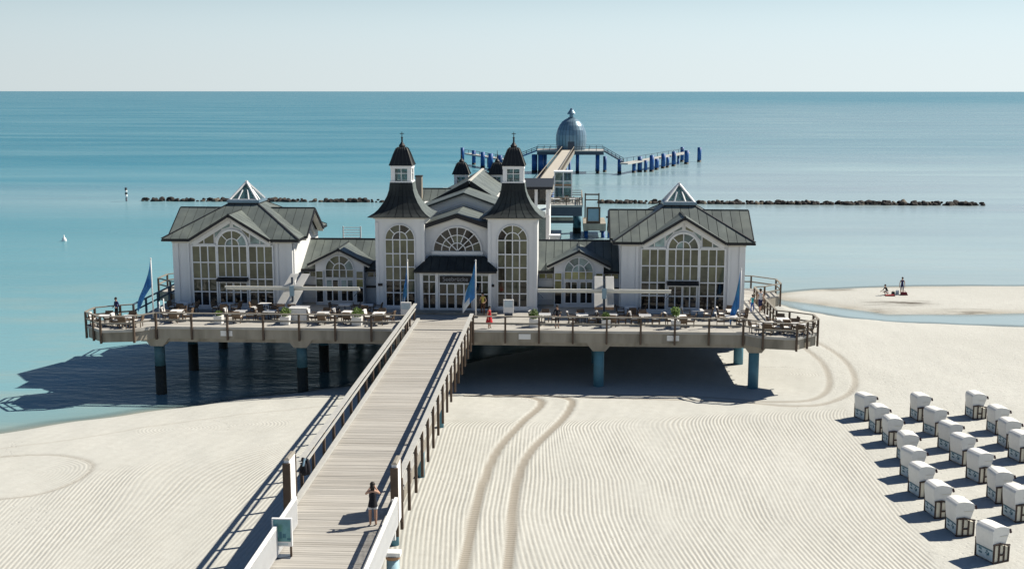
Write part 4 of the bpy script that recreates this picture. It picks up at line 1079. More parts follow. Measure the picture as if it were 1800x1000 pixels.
def simple_rail(root, P, h=1.0):
    for a, c in zip(P, P[1:]):
        a = Vector(a); c = Vector(c)
        for z in (.5, h): build('handrail', B().bar(a+Vector((0,0,z)), c+Vector((0,0,z)), .09, .09), 'steeld', root)
        k = max(1, round((c-a).length/1.8)); f = B()
        for i in range(k+1): p = a+(c-a)*(i/k); f.box(p.x-.06, p.x+.06, p.y-.06, p.y+.06, p.z, p.z+h-.05)
        build('rail_posts', f, 'steeld', root)
simple_rail(gs, [(-9,gy-5,6),(-2.2,gy-5,6)]); simple_rail(gs, [(.9,gy-5,6),(8.7,gy-5,6)])
simple_rail(gs, [(-9,gy+5,6),(8.7,gy+5,6)])
for nm, P, mt_ in (('ramp', ((8.8,gy-3,5.9),(14.0,gy-4,3.0)), 'bluerail'), ('ramp', ((-9,gy-3,5.9),(-16,gy-2,3.2)), 'bluepile')):
    r_ = build(nm, B().bar(P[0], P[1], 1.6, .35), mt_, gs)
    f = B()
    for q in (-.8, .8):
        for h in (.5, 1.0): f.bar(Vector(P[0])+Vector((0,q,h)), Vector(P[1])+Vector((0,q,h)), .1, .1)
        for i in range(6): p = Vector(P[0]).lerp(Vector(P[1]), i/5); f.bar(p+Vector((0,q,.1)), p+Vector((0,q,1)), .1, .1)
    build('handrail', f, 'bluerail', r_)
for s, P, lab in ((1, ((13.8,305,2.9),(35.5,362,2.9)), 'low pale jetty leading from the station off to the right'), (-1, ((-16,316,2.9),(-31,352,2.9)), 'low pale jetty leading from the station off to the left')):
    t = thing('low_jetty', lab, 'jetty', ((P[0][0]+P[1][0])/2, (P[0][1]+P[1][1])/2, 2.9))
    build('deck', B().bar(P[0], P[1], 2.2, .4), 'railtop', t)
    f = B()
    for k in range(12):
        p = Vector(P[0]).lerp(Vector(P[1]), k/11); f.bar(p+Vector((-.9,.4,.2)), p+Vector((-.9,.4,1.2)), .12, .12)
    f.bar(Vector(P[0])+Vector((-.9,.4,1.2)), Vector(P[1])+Vector((-.9,.4,1.2)), .1, .1)
    build('handrail', f, 'steeld', t)
    for k in (.15, .5, .85):
        p = Vector(P[0]).lerp(Vector(P[1]), k); build('pile', B().cyl(p.x, p.y, -4, 2.7, .35, 10), 'bluepile', t, smooth=True)
PILES = [(12.9,310.6,3.3,.45),(16.9,313.6,2.5,.45),(18.6,316.5,3.7,.55),(20.2,316.6,2.7,.4),(21.9,317.9,4.0,.55),(23.8,325.7,2.6,.5),(26.1,332.0,3.7,.55),(27.6,335.3,2.5,.4),(29.9,341.9,3.8,.55),(34.3,363.4,4.1,.5),(34.6,352.5,3.6,.6),(39.6,363.7,4.0,.55),(9.2,316,3.8,.42),(-33.3,359.5,3.9,.5),(-28.6,345.3,3.8,.5),(-25,332.2,4.0,.55),(-21.9,320.1,4.2,.6),(-19.3,320.2,3.7,.55),(-16.9,314,3.4,.45)]
for x, yv, ht, r_ in PILES:
    g = 'blue piles right of the diving station' if x > 0 else 'blue piles left of the diving station'
    lab = 'thick blue steel pile standing in the sea '+('right' if x > 0 else 'left')+' of the diving station'
    if x > 39: lab = 'lone blue steel pile farthest right of the diving station'; g = None
    if x < -33: lab = 'blue steel pile farthest left of the diving station'; g = None
    if 9 < x < 10: lab = 'blue steel pile nearest the right leg of the diving station'; g = None
    t = thing('sea_pile', lab, 'pile', (x, yv, 0), g)
    build('shaft', B().cyl(x, yv, .55, ht+.45, r_*1.12, 14), 'bluepile', t, smooth=True); build('foot', B().cyl(x, yv, -4, .547, r_*1.12+.03, 14), 'algae', t, smooth=True)

# ------------------------------------------------------------------ breakwater
def rock_mesh(k):
    rs = np.random.RandomState(k); b = B(); n, m_ = 9, 6
    K = rs.normal(size=(4, 3)); ph = rs.uniform(0, 6, 4)
    P = []
    for j in range(m_+1):
        th = math.pi*j/m_
        for i in range(n):
            a = 2*math.pi*i/n; d = Vector((math.sin(th)*math.cos(a), math.sin(th)*math.sin(a), math.cos(th)))
            r = 1+.22*sum(math.sin(2.3*d.dot(Vector(K[q]))+ph[q]) for q in range(4))/1.6
            v = d*r; v = Vector([math.copysign(abs(c)**.75, c) for c in v]); P.append((v.x*.8, v.y*.7, v.z*.62))
    b.v = P
    for j in range(m_):
        for i in range(n):
            b.f.append((j*n+i, (j+1)*n+i, (j+1)*n+(i+1) % n, j*n+(i+1) % n)); b.mi.append(0)
    me = b.mesh('boulder'); me.validate(); return me
RM = [rock_mesh(100+k) for k in range(7)]
for k, q in enumerate(RM): q.materials.append(M['rockl'] if k in (2,) else M['rock'])
segs = [(-84.6,-80.2,'left'),(-79.3,-74.5,'left'),(-73.5,-68.5,'left'),(-67.5,-62,'left'),(-60.5,-50.3,'left'),(-49,-35.5,'left'),(6.2,28,'right'),(28.6,51,'right'),(51.8,66,'right'),(66.8,79.4,'right')]
CL = ['first','second','third','fourth','fifth','sixth']; cn = {}
for a, c, side in segs:
    cn[side] = cn.get(side, 0)+1; clus = CL[cn[side]-1]
    x = a
    while x < c:
        for row in range(2 if random.random() < .75 else 1):
            sz = random.choice((.35,.5,.6,.7,.8,1.0))*random.uniform(.9,1.1)*(1.0 if side == 'right' else .95)
            o = bpy.data.objects.new('breakwater_boulder', random.choice(RM)); COL.objects.link(o)
            o.location = (x+random.uniform(-.2,.2), 227+row*random.uniform(.5,1.0)-.5, (.05 if row == 0 else max(.12, .5-.45*sz)+random.uniform(0,.12))); o.scale = (sz*random.uniform(.9,1.3), sz, sz*random.uniform(.8,1.1)); o.rotation_euler = (random.uniform(-.3,.3), random.uniform(-.3,.3), random.uniform(0,6.28))
            lab = 'dark boulder in the %s cluster from the left of the %s breakwater' % (clus, side)
            tag(o, lab, 'boulder', 'boulders of the %s cluster of the %s breakwater' % (clus, side))
        x += random.uniform(.7, 1.15)
# sea mark and buoy
x, yv = -87.6, 226
t = thing('sea_mark', 'slender black and white banded sea mark off the left breakwater end', 'sea mark', (x, yv, 0))
for k, (z0, z1, mt_) in enumerate(((-3,.75,'steeld'),(.753,1.35,'trim'),(1.353,1.75,'signblack'),(1.753,2.2,'trim'),(2.203,2.5,'signblack'))): build('band', B().cyl(x, yv, z0, z1, .24 if k else .18, 10), mt_, t, smooth=True)
build('top_mark', B().lathe(x, yv, [(.12,2.5),(.3,2.62),(0,2.8)], 8), 'steeld', t)
bx, by = atz(113, 424, 0)
build('buoy', B().lathe(bx, by, [(0,-.3),(.3,-.2),(.36,.1),(.25,.45),(.08,.6),(.06,.9),(0,.92)], 12), 'tabletop', label='small white buoy floating alone in the sea at far left', cat='buoy', smooth=True)

# ------------------------------------------------------------------ flags
def flag(x, yv, ztop, label, sway, droop, white, fh=2.6):
    t = thing('flagpole', label, 'flag', (x, yv, ZD))
    build('pole', B().tube([(x,yv,ZD+.02),(x,yv,ztop)], [.06,.04], 10), 'pole', t, smooth=True)
    build('pole_cap', B().lathe(x, yv, [(0,ztop),(.07,ztop+.04),(.05,ztop+.12),(0,ztop+.14)], 8), 'pole', t)
    build('pole_foot', B().box(x-.16, x+.16, yv-.16, yv+.16, ZD+.012, ZD+.12), 'steeld', t)
    nu, nv = 14, 16; b = B(); P = {}
    for i in range(nu+1):
        for j in range(nv+1):
            u, v = i/nu, j/nv        # u outwards, v downwards
            px = x-.06-sway*(u**.85)*(.22+.78*math.sin(1.9*v))
            pz = ztop-.12-fh*v-droop*u
            py = yv+.16*math.sin(5*u+3*v)*u+.10*math.sin(11*u+1)*u
            P[i, j] = (px, py, pz)
    for i in range(nu):
        for j in range(nv):
            b.cur = 1 if white and (i > nu*.78 and j > nv*.3 or j > nv*.8 and i > 4) else 0
            q = [P[i,j], P[i+1,j], P[i+1,j+1], P[i,j+1]]
            b.face(q); b.face([(a, c+.012, d) for a, c, d in q[::-1]])
    build('cloth', b, ['flag', 'flagw'], t, smooth=True)
flag(-30.35, 82.3, 9.45, 'blue flag on the white pole at the left front corner of the terrace', 1.15, 1.9, False, 1.9)
flag(-11.9, 84.2, 9.2, 'limp blue and white flag on the pole left of the entrance', .42, 1.5, True, 2.4)
flag(-6.9, 84.4, 9.2, 'large blue and white flag on the pole right of the entrance', .95, 1.2, True, 2.6)
flag(12.15, 82.5, 9.0, 'blue flag on the pole before the right glass wing', .62, 1.3, False, 2.6)
x, yv = -29.75, 82.0
for k, dx in enumerate((0, .32)):
    build('bollard_post', B().cyl(x+dx-.1, yv+.2, ZD+.012, 6.35+.25*k, .05, 8), 'pole', label=('short' if k == 0 else 'taller')+' white post beside the left flagpole', cat='post', smooth=True)

# ------------------------------------------------------------------ awning stands
def awning(x, yv, half, label, lean):
    t = thing('awning_stand', label, 'awning', (x, yv, ZD))
    build('post', B().box(x-.07, x+.07, yv-.07, yv+.07, ZD+.012, 8.1), 'steeld', t)
    build('foot', B().box(x-.5, x+.5, yv-.5, yv+.5, ZD+.013, ZD+.12), 'steeld', t)
    for q in (-1, 1):
        for d, z in ((-.14, 7.30), (.14, 7.12)):
            build('awning_case', B().box(x+(q*.12 if q > 0 else -half), x+(half if q > 0 else -.12), yv-.08+d, yv+.08+d, z, z+.13), 'beam', t)
        build('end_arm', B().bar((x+q*half, yv-.1, 7.15), (x+q*(half-.4), yv-.1, 6.75), .04, .04), 'steeld', t)
        for up in (0, 1):
            z0, z1 = (7.48, 8.25) if up else (6.15, 7.0)
            dx0 = q*.40+lean*(z0-7.2); dx1 = q*.40+lean*(z1-7.2); w_ = .30
            yA, yB = yv-.22, yv+.75
            P = [(x+dx0-w_, yA, z0), (x+dx0+w_, yA, z0), (x+dx1+w_, yB, z1), (x+dx1-w_, yB, z1)]
            build('fabric_panel', B().prism(P, (0,.02,-.03)), 'fabric', t)
            if not up: build('panel_edge', B().bar((x+dx0-w_, yA-.03, z0-.1), (x+dx0+w_, yA-.03, z0-.1), .05, .2), 'orange', t)
    build('winch', B().box(x-.16, x+.16, yv-.25, yv-.08, 6.75, 7.5), 'steel', t)
awning(-20.25, 83.2, 4.95, 'twin awning stand with slanted white panels left of the entrance', .42)
awning(2.5, 83.2, 4.8, 'twin awning stand with upright white panels right of the entrance', 0)
t = thing('serving_counter', 'white boxy serving counter under the left awning stand', 'counter', (-19.6, 82.3, ZD))
build('body', B().box(-20.2, -18.95, 81.9, 82.9, ZD+.05, ZD+1.0), 'planter', t); build('top', B().box(-20.25, -18.9, 81.85, 82.95, ZD+1.003, ZD+1.06), 'tabletop', t)
build('plinth', B().box(-20.1, -19.05, 82.0, 82.8, ZD+.012, ZD+.048), 'steeld', t)

# ------------------------------------------------------------------ cafe furniture
def make_table():
    t = proto('cafe_table', 'x', 'table')
    build('tabletop', B().hull8([(-.42,-.42,.70),(.42,-.42,.70),(.42,.42,.70),(-.42,.42,.70),(-.43,-.43,.745),(.43,-.43,.745),(.43,.43,.745),(-.43,.43,.745)]), 'tabletop', t)
    build('pedestal', B().cyl(0, 0, .05, .697, .035, 8), 'steeld', t)
    build('foot', B().box(-.3, .3, -.04, .04, 0, .047).box(-.04, .04, -.3, -.042, 0, .045).box(-.04, .04, .042, .3, 0, .045), 'steeld', t)
    return t
def make_chair(white):
    t = proto('wicker_chair', 'x', 'chair')
    build('seat', B().hull8([(-.27,-.27,.33),(.27,-.27,.33),(.27,.27,.33),(-.27,.27,.33),(-.28,-.28,.44),(.28,-.28,.44),(.28,.28,.44),(-.28,.28,.44)]), 'wicker', t)
    build('backrest', B().hull8([(-.30,.28,.44),(.30,.28,.44),(.30,.34,.44),(-.30,.34,.44),(-.27,.38,.90),(.27,.38,.90),(.27,.44,.88),(-.27,.44,.88)]), 'wicker', t)
    for q in (-1, 1):
        build('armrest', B().bar((q*.30,-.24,.64),(q*.30,.33,.68),.07,.05).bar((q*.30,-.22,.44),(q*.30,-.22,.62),.05,.05), 'wicker', t)
        for yv in (-.24, .26): build('leg', B().box(q*.25-.025, q*.25+.025, yv-.025, yv+.025, 0, .328), 'wicker', t)
    build('seat_cushion', B().box(-.25, .25, -.25, .25, .443, .50), 'cushion', t)
    if white: build('blanket', B().hull8([(-.25,.24,.5),(.25,.24,.5),(.25,.275,.5),(-.25,.275,.5),(-.25,.33,.95),(.25,.33,.95),(.25,.46,.95),(-.25,.46,.95)]), 'cushion', t)
    return t
T0 = make_table(); CW = make_chair(True); CB = make_chair(False)
used = {}
ORD = ['first','second','third','fourth','fifth','sixth','seventh','eighth','ninth','tenth']
def place(p, loc, rz, label, group):
    if not used.get(p.name):
        used[p.name] = 1; p.location = loc; p.rotation_euler = (0,0,rz); p['label'] = label; p['group'] = group; return p
    return dup(p, loc, rz, label, group)
TABS = []
for i, x in enumerate((-28.55,-23.9,-21.75,-17.75,-16.0,-13.7)): TABS.append((x, 82.15+random.uniform(-.15,.25), '%s table from the left, left terrace half' % ORD[i]))
for i, x in enumerate((-1.75,.9,3.0,5.4,7.9,11.5)): TABS.append((x, 82.15+random.uniform(-.1,.2), '%s front table from the left, right terrace half' % ORD[i]))
for i, x in enumerate((9.35, 11.9)): TABS.append((x, 84.4, '%s back table before the right glass wing' % ('left','right')[i]))
for i, (x, yv) in enumerate(((-33.35,79.9),(-31.6,79.8))): TABS.append((x+.3, yv, '%s table on the left corner bulge' % ('outer','inner')[i]))
for i, (x, yv) in enumerate(((15.0,81.35),(13.55,79.85),(15.75,79.6))): TABS.append((x, yv, '%s table on the right corner bulge' % ('rear','left','outer')[i]))
for i, (x, yv) in enumerate(((-2.0,173.2),(.3,173.5),(-.6,175.4))): TABS.append((x, yv, '%s table on the seaward terrace' % ('left','right','rear')[i]))
for i in range(6):
    x = (-29.2,-25.9,-23.0,-16.9,-15.2,4.4)[i]; TABS.append((x+.1, 85.2, '%s shaded table from the left by the glass' % ORD[i]))
for x, yv, lab in TABS:
    place(T0, (x, yv, ZD+.008), random.uniform(-.1,.1), 'white topped cafe table, '+lab, 'cafe tables on the terrace')
    back = 'shaded' in lab; sea_ = 'seaward' in lab
    for k, (dx, dy, rz, ty) in enumerate(((-.72,.05,R(90),CB if back or sea_ else CW), (.74,0,R(-90),CB), (.05,-.70,R(180),CB), (0,.74,0,CB))):
        if k == 2 and random.random() < .35: continue
        if k == 3 and (random.random() < .4 or back): continue
        nm = ('white draped wicker chair, ' if ty is CW else ('brown wicker chair left of ', 'brown wicker chair right of ', 'brown wicker chair before ', 'brown wicker chair behind ')[k])+lab
        place(ty, (x+dx+random.uniform(-.05,.05), yv+dy+random.uniform(-.05,.05), ZD+.008), rz+random.uniform(-.25,.25), nm, 'wicker chairs at '+lab)
# planters with box balls
def leafball(b, x, y, z, r, n, seed):
    rs = random.Random(seed)
    for _ in range(n):
        u = rs.uniform(-1,1); a = rs.uniform(0,6.283); q = math.sqrt(1-u*u); rr = r*(rs.random()**.35)*(1+.13*math.sin(3*a+seed)+.1*math.sin(5*u+seed))
        c = Vector((x+q*math.cos(a)*rr, y+q*math.sin(a)*rr, z+u*rr)); d1 = Vector((rs.gauss(0,1),rs.gauss(0,1),rs.gauss(0,1))).normalized(); d2 = d1.orthogonal().normalized()*.035
        d1 = d1*.07; b.face([c-d1, c+d2, c+d1, c-d2])
for i, (x, lab, r_, w_) in enumerate(((-25.2,'low green plant in a white box planter, farthest left',.24,.30),(-20.35,'round green bush in a white planter before the serving counter',.36,.34),(-15.15,'round green bush in a white planter, nearest left of the footbridge',.40,.36),(-2.5,'round dark green bush in a white planter, nearest right of the footbridge',.36,.34),(2.6,'low yellow green plant in a white planter below the right awning',.28,.32),(7.5,'tall loose green plant in a white planter before the right glass wing',.34,.32))):
    t = thing('planter', lab, 'planter', (x, 81.25, ZD+.012))
    y_ = 81.25; pw_ = w_
    build('pot', B().hull8([(x-pw_*.92,y_-pw_*.92,ZD+.012),(x+pw_*.92,y_-pw_*.92,ZD+.012),(x+pw_*.92,y_+pw_*.92,ZD+.012),(x-pw_*.92,y_+pw_*.92,ZD+.012),(x-pw_,y_-pw_,ZD+.58),(x+pw_,y_-pw_,ZD+.58),(x+pw_,y_+pw_,ZD+.58),(x-pw_,y_+pw_,ZD+.58)]), 'planter', t)
    b = B(); leafball(b, x, y_, ZD+.58+r_*(.8 if i else .5)+(.35 if i == 5 else 0), r_, 520, i); 
    if i == 5:
        b.tube([(x,y_,ZD+.5),(x,y_,ZD+1.0)], .03, 6)
    o = build('foliage', b, 'leaf', t)
# boards by the entrance
for x, yv, lab, hh in ((-11.97, 83.6, 'white notice box standing at the foot of the left entrance flagpole', 1.25), (-4.5, 84.8, 'grey notice board standing by the right tower window', 1.3)):
    t = thing('notice_board', lab, 'board', (x, yv, ZD))
    build('board', B().box(x-.38, x+.38, yv-.1, yv+.1, ZD+.3, ZD+hh), 'tabletop', t); build('sheet', B().box(x-.3, x+.3, yv-.112, yv-.104, ZD+.75, ZD+hh-.08), 'bluep', t)
    build('foot', B().box(x-.3, x+.3, yv-.16, yv+.16, ZD+.012, ZD+.298), 'steeld', t)
for q, x in enumerate((-22.5, -17.2, -28.8, -15.0, -1.4, 4.3, 5.9, 12.0)):
    pass

# ------------------------------------------------------------------ hooded beach baskets
def make_basket():
    t = proto('beach_basket', 'x', 'beach basket')
    W_ = .54
    build('base', B().yz([(0,0),(0,0)], 0, 1) if False else B().prism([(-.40,-W_+.02,.06),(.40,-W_+.02,.06),(.40,-W_+.02,.70),(.02,-W_+.02,.80),(-.43,-W_+.02,.83)], (0,2*W_-.04,0)), 'cream2', t)
    for q in (-1, 1):
        y0, y1 = (q*(W_-.018), q*(W_+.035)); y0, y1 = min(y0,y1), max(y0,y1)
        f = B()
        for xa, zt in ((-.42,.86),(-.13,.84),(.15,.79),(.41,.74)): f.box(xa-.032, xa+.032, y0, y1, .02, zt)
        f.box(-.098, .118, y0+.004, y1-.004, .34, .41)
        f.prism([(-.46,y0-.004,.84),(-.08,y0-.004,.875),(.20,y0-.004,.80),(.46,y0-.004,.76),(.46,y0-.004,.82),(.20,y0-.004,.86),(-.08,y0-.004,.94),(-.46,y0-.004,.90)], (0,y1-y0+.012,0))
        f.box(-.388, .378, y0+.006, y1-.006, .02, .075)
        build('side_frame', f, 'brownf', t)
    build('front_board', B().box(.403, .45, -W_+.04, W_-.04, .03, .72), 'maroon', t)
    hp = [(-.435,.62),(-.49,1.0),(-.52,1.35),(-.515,1.48),(-.46,1.58),(-.36,1.645),(-.10,1.67),(.16,1.635),(.38,1.56),(.43,1.50),(.42,1.36),(.36,1.20),(.30,1.02),(.24,.84),(-.38,.84),(-.39,.62)]
    build('hood', B().prism([(x, -W_+.03, z) for x, z in hp], (0,2*W_-.06,0)), 'basket', t)
    for q in (-1, 1): build('hood_seam', B().bar((-.10,q*(W_-.026),1.22),(.36,q*(W_-.026),1.22),.02,.025), 'cream2', t)
    b = B()
    for q in (-1, 1): b.bar((.44,q*(W_-.03),1.50),(.50,q*(W_-.03),1.32),.05,.09)
    b.bar((.45,-W_+.06,1.45),(.45,W_-.06,1.45),.04,.07); build('hood_trim', b, 'maroon', t)
    build('lining', B().prism([(.36,-W_+.10,1.42),(.40,-W_+.10,1.36),(.14,-W_+.10,.88),(.10,-W_+.10,.9)], (0,2*W_-.2,0)), 'bandred', t)
    bp_ = build('back_panel', B().prism([(-.412,-W_+.06,.10),(-.437,-W_+.06,.60),(-.419,-W_+.06,.60),(-.394,-W_+.06,.10)], (0,2*W_-.12,0)), 'bluep', t)
    f = B(); rs = random.Random(3)
    for g in (-.34, .08):
        for k in range(5):
            yy = g+rs.uniform(0,.24); zz = .26+rs.uniform(0,.2); f.box(-.436, -.418, yy, yy+rs.uniform(.05,.12), zz, zz+rs.uniform(.04,.10))
    f.box(-.448, -.425, -W_+.08, W_-.08, .55, .598)
    build('number_marks', f, 'teal', bp_)
    for q in (-1, 1): build('foot_runner', B().box(-.42, .42, q*.45-.05, q*.45+.05, 0, .058), 'brownf', t)
    return t
BK = make_basket()
colA = [(18.7,72.3),(18.7,69.6),(18.8,67.0),(18.75,63.7),(18.4,60.8),(18.0,58.1),(17.9,55.2),(18.2,52.9),(18.75,49.7)]
colB = [(22.0,72.3),(22.1,69.1),(22.0,66.0),(21.9,63.5),(21.8,60.5),(21.6,57.4),(21.6,54.8)]
colC = [(25.7,73.1),(25.9,69.7),(25.5,66.8),(25.3,64.2),(25.2,61.2),(25.2,57.8),(24.9,54.8)]
first = True
for nm, cl in (('left', colA), ('middle', colB), ('right', colC)):
    for i, (x, yv) in enumerate(cl):
        if (nm == 'right' and i >= 4) : x += .3
        lab = 'white hooded beach basket, %s from the sea in the %s column' % (ORD[i], nm)
        rz = R(13)+random.uniform(-.22,.2)
        loc = (x+.42*math.cos(rz)-.5*math.sin(rz)-.05, yv+.5*math.cos(rz)+.3*math.sin(rz), float(ground(np.array([[x+.4]]), np.array([[yv+.5]]))[0,0])-.02)
        if first: first = False; BK.location = loc; BK.rotation_euler = (0,0,rz); BK['label'] = lab; BK['group'] = 'hooded beach baskets on the sand'
        else: dup(BK, loc, rz, lab, 'hooded beach baskets on the sand')

# ------------------------------------------------------------------ people
def fingers(add, h, d, side, r=.009):
    """five unequal bent fingers from a hand vertex h along direction d"""
    d = Vector(d).normalized(); n = d.orthogonal().normalized(); c = d.cross(n)
    for k, (o, L_) in enumerate(((-.03,.065),(-.01,.078),(.01,.073),(.03,.055))):
        a = add(h, (d*.05+n*o), r*1.1, 'hand'); e = add(a, (d*L_*.55+c*.012), r, 'hand'); add(e, (d*L_*.4+c*.028), r*.8, 'hand')
    a = add(h, (n*-.035*side+d*.02), r*1.3, 'hand'); add(a, (n*-.02*side+d*.04), r, 'hand')
def person(label, loc, rz, cl, H=1.7, pose='stand', hair='hair', group=None, extra=None):
    """one continuous skinned figure facing local +Y"""
    t = thing('person', label, 'person', loc, group, rz)
    V_, E_, Rr, T_ = [], [], [], []
    def addv(p, r, tg, par=None):
        V_.append(Vector(p)); Rr.append(r); T_.append(tg)
        if par is not None: E_.append((par, len(V_)-1))
        return len(V_)-1
    def add(par, d, r, tg): return addv(V_[par]+Vector(d), r, tg, par)
    sit = pose in ('sit', 'crouch'); hz = {'sit': .50, 'crouch': .34}.get(pose, .93); ln = .25 if pose == 'crouch' else (.10 if pose == 'sit' else .0)
    pv = addv((0,0,hz), .125, 'hip')
    s1 = add(pv, (0,ln*.3,.17), .115, 'torso'); s2 = add(s1, (0,ln*.5,.19), .135, 'torso'); s3 = add(s2, (0,ln*.4,.12), .12, 'torso')
    nk = add(s3, (0,.01+ln*.1,.09), .052, 'neck'); h1 = add(nk, (0,.02,.075), .075, 'head'); h2 = add(h1, (0,.012,.075), .094, 'head'); h3 = add(h2, (0,-.01,.075), .075, 'hair')
    add(h1, (0,.085,.045), .018, 'neck')
    for s in (-1, 1):
        sh = add(s3, (s*.175,0,-.01), .058, 'sleeve')
        if pose == 'photo':
            el = add(sh, (s*.10,.12,-.13), .042, 'arm'); wr = add(el, (-s*.17,.13,.20), .03, 'arm'); hd = add(wr, (-s*.03,.02,.07), .03, 'hand'); fingers(add, hd, (-s*.4,.2,.8), s)
        elif pose == 'hipbag':
            el = add(sh, (s*.09,-.03,-.26), .042, 'arm'); wr = add(el, (-s*.06,.15,-.14), .03, 'arm'); hd = add(wr, (-s*.04,.07,0), .03, 'hand'); fingers(add, hd, (-s*.3,.8,0), s)
        elif pose in ('sit', 'crouch'):
            el = add(sh, (s*.05,.10,-.25), .042, 'arm'); wr = add(el, (-s*.03,.22,-.08), .03, 'arm'); hd = add(wr, (0,.07,-.02), .03, 'hand'); fingers(add, hd, (0,.8,-.4), s)
        else:
            f_ = .06*s if pose == 'walk' else 0
            el = add(sh, (s*.06,-.02-f_,-.28), .042, 'arm'); wr = add(el, (s*.01,.06-f_,-.24), .03, 'arm'); hd = add(wr, (0,.02,-.08), .032, 'hand'); fingers(add, hd, (0,.2,-.9), s)
        hp = add(pv, (s*.095,0,-.06), .10, 'hip')
        if pose == 'sit':
            kn = add(hp, (s*.02,.40,.02), .065, 'thigh'); an = add(kn, (0,.02,-.40), .043, 'shin')
        elif pose == 'crouch':
            kn = add(hp, (s*.10,.34,.16), .065, 'thigh'); an = add(kn, (-s*.03,-.20,-.36), .043, 'shin')
        else:
            w_ = .14*s if pose == 'walk' else .0
            kn = add(hp, (s*.012,.03+w_,-.40), .065, 'thigh'); an = add(kn, (0,-.03+w_*.6,-.395), .042, 'shin')
        add(an, (s*.02,.13,-.045), .034, 'foot')
    me = bpy.data.meshes.new('body'); me.from_pydata([tuple(v) for v in V_], E_, []); me.update()
    o = bpy.data.objects.new('body_tmp', me); COL.objects.link(o)
    o.modifiers.new('skin', 'SKIN')
    sv = me.skin_vertices[0].data
    for i, r in enumerate(Rr): sv[i].radius = (r, r*(.78 if T_[i] in ('torso','hip') else 1)); sv[i].use_root = (i == 0)
    ss = o.modifiers.new('sub', 'SUBSURF'); ss.levels = 2; ss.render_levels = 2
    bpy.context.view_layer.update()
    bm_ = bpy.data.meshes.new_from_object(o.evaluated_get(bpy.context.evaluated_depsgraph_get())); bpy.data.objects.remove(o)
    bm_.name = 'body'
    top = cl.get('top', 'whitecloth'); bot = cl.get('bottom', 'navy'); slots = ['skin', top, bot, 'shoe', hair]
    for s_ in slots: bm_.materials.append(M[s_])
    tm = dict(hip=2, torso=1, neck=0, head=0, hair=4, sleeve=1 if cl.get('sleeves', True) else 0, arm=1 if cl.get('long') else 0, hand=0, thigh=2 if not cl.get('bare') else 0, shin=2 if cl.get('trousers') else 0, foot=3)
    seg = [(V_[a], V_[b], T_[b]) for a, b in E_]
    mi = []
    for p in bm_.polygons:
        c = p.center; best = (9, 'torso')
        for a, b, tg in seg:
            d = b-a; u = max(0, min(1, (c-a).dot(d)/(d.length_squared+1e-9))); dd = (c-a-d*u).length
            if dd < best[0]: best = (dd, tg)
        k = tm[best[1]]
        if best[1] in ('head',) and (c-V_[h2]).y < -.02 and c.z > V_[h1].z: k = 4
        mi.append(k)
    bm_.polygons.foreach_set('material_index', mi); bm_.polygons.foreach_set('use_smooth', [True]*len(mi))
    zmin = min(v.co.z for v in bm_.vertices); sc = H/1.72
    bm_.transform(Matrix.Translation((0,0,-zmin)))
    ob = bpy.data.objects.new('body', bm_); COL.objects.link(ob); ob.parent = t; OFF[ob.name] = Vector((0,0,0)); OFF[t.name] = Vector((0,0,0))
    # hair and dress
    hc = V_[h2]+Vector((0,-.012,.035-zmin))
    hb = B(); hb.lathe(hc.x, hc.y, [(0,hc.z+.115),(.06,hc.z+.10),(.098,hc.z+.05),(.105,hc.z),(.095,hc.z-.04)], 12)
    if cl.get('longhair'): hb.hull8([(-.08,hc.y-.10,hc.z-.22),(.08,hc.y-.10,hc.z-.22),(.07,hc.y-.05,hc.z-.22),(-.07,hc.y-.05,hc.z-.22),(-.09,hc.y-.10,hc.z),(.09,hc.y-.10,hc.z),(.08,hc.y-.02,hc.z),(-.08,hc.y-.02,hc.z)])
    build('hair', hb, hair, t, smooth=True)
    eb = B()
    for s in (-1, 1): eb.lathe(s*.035, hc.y+.098, [(0,hc.z-.05),(.012,hc.z-.038),(0,hc.z-.026)], 6)
    build('eye', eb, 'hair', t)
    if cl.get('dress'):
        db = B(); db.lathe(0, 0, [(.16,1.28-.03),(.15,1.08),(.17,.95),(.23,.7),(.28,.48)], 16); build('dress', db, cl['dress'], t, smooth=True)
    if cl.get('tunic'):
        db = B(); db.lathe(0, 0, [(.135,1.36),(.15,1.22),(.135,1.10),(.165,.95),(.195,.80)], 16); build('tunic', db, cl['top'], t, smooth=True)
    if cl.get('shorts'):
        db = B()
        db.lathe(0, 0, [(.14,1.0),(.16,.93),(.175,.84),(.18,.78)], 14)
        for s in (-1, 1): db.lathe(s*.10, .01, [(.10,.80),(.10,.72),(.10,.69)], 10)
        build('shorts', db, cl['shorts'], t, smooth=True)
    if pose == 'photo': build('phone', B().box(-.07, .07, .30, .315, V_[h2].z-zmin-.04, V_[h2].z-zmin+.04), 'signblack', t)
    t.scale = (sc, sc, sc)
    return t
ZB = ZD+.012
px, py = atz(656, 924, ZD)
person('woman in black top and white shorts taking a picture on the footbridge', (px, py, ZB+.01), R(8), dict(top='blackcloth', bottom='whitecloth', sleeves=False, bare=True, shorts='whitecloth', tunic=True, longhair=True), 1.68, 'photo')
px, py = atz(860, 577, ZD)
person('person in a red dress standing by the terrace railing right of the footbridge', (px, py, ZB), R(-120), dict(top='red', bottom='red', dress='red', longhair=True, sleeves=True), 1.55, 'stand')
px, py = atz(849, 554, ZD)
person('person in yellow top and brown trousers on the step before the entrance', (px, py, ZB), R(160), dict(top='yellow', bottom='brown', trousers=True), 1.68, 'hipbag')
px, py = atz(979, 577, ZD)
person('person in black standing behind the railing right of the red dressed person', (px, py, ZB), R(200), dict(top='blackcloth', bottom='blackcloth', long=True), 1.62, 'hipbag')
px, py = atz(1336, 549, ZD)
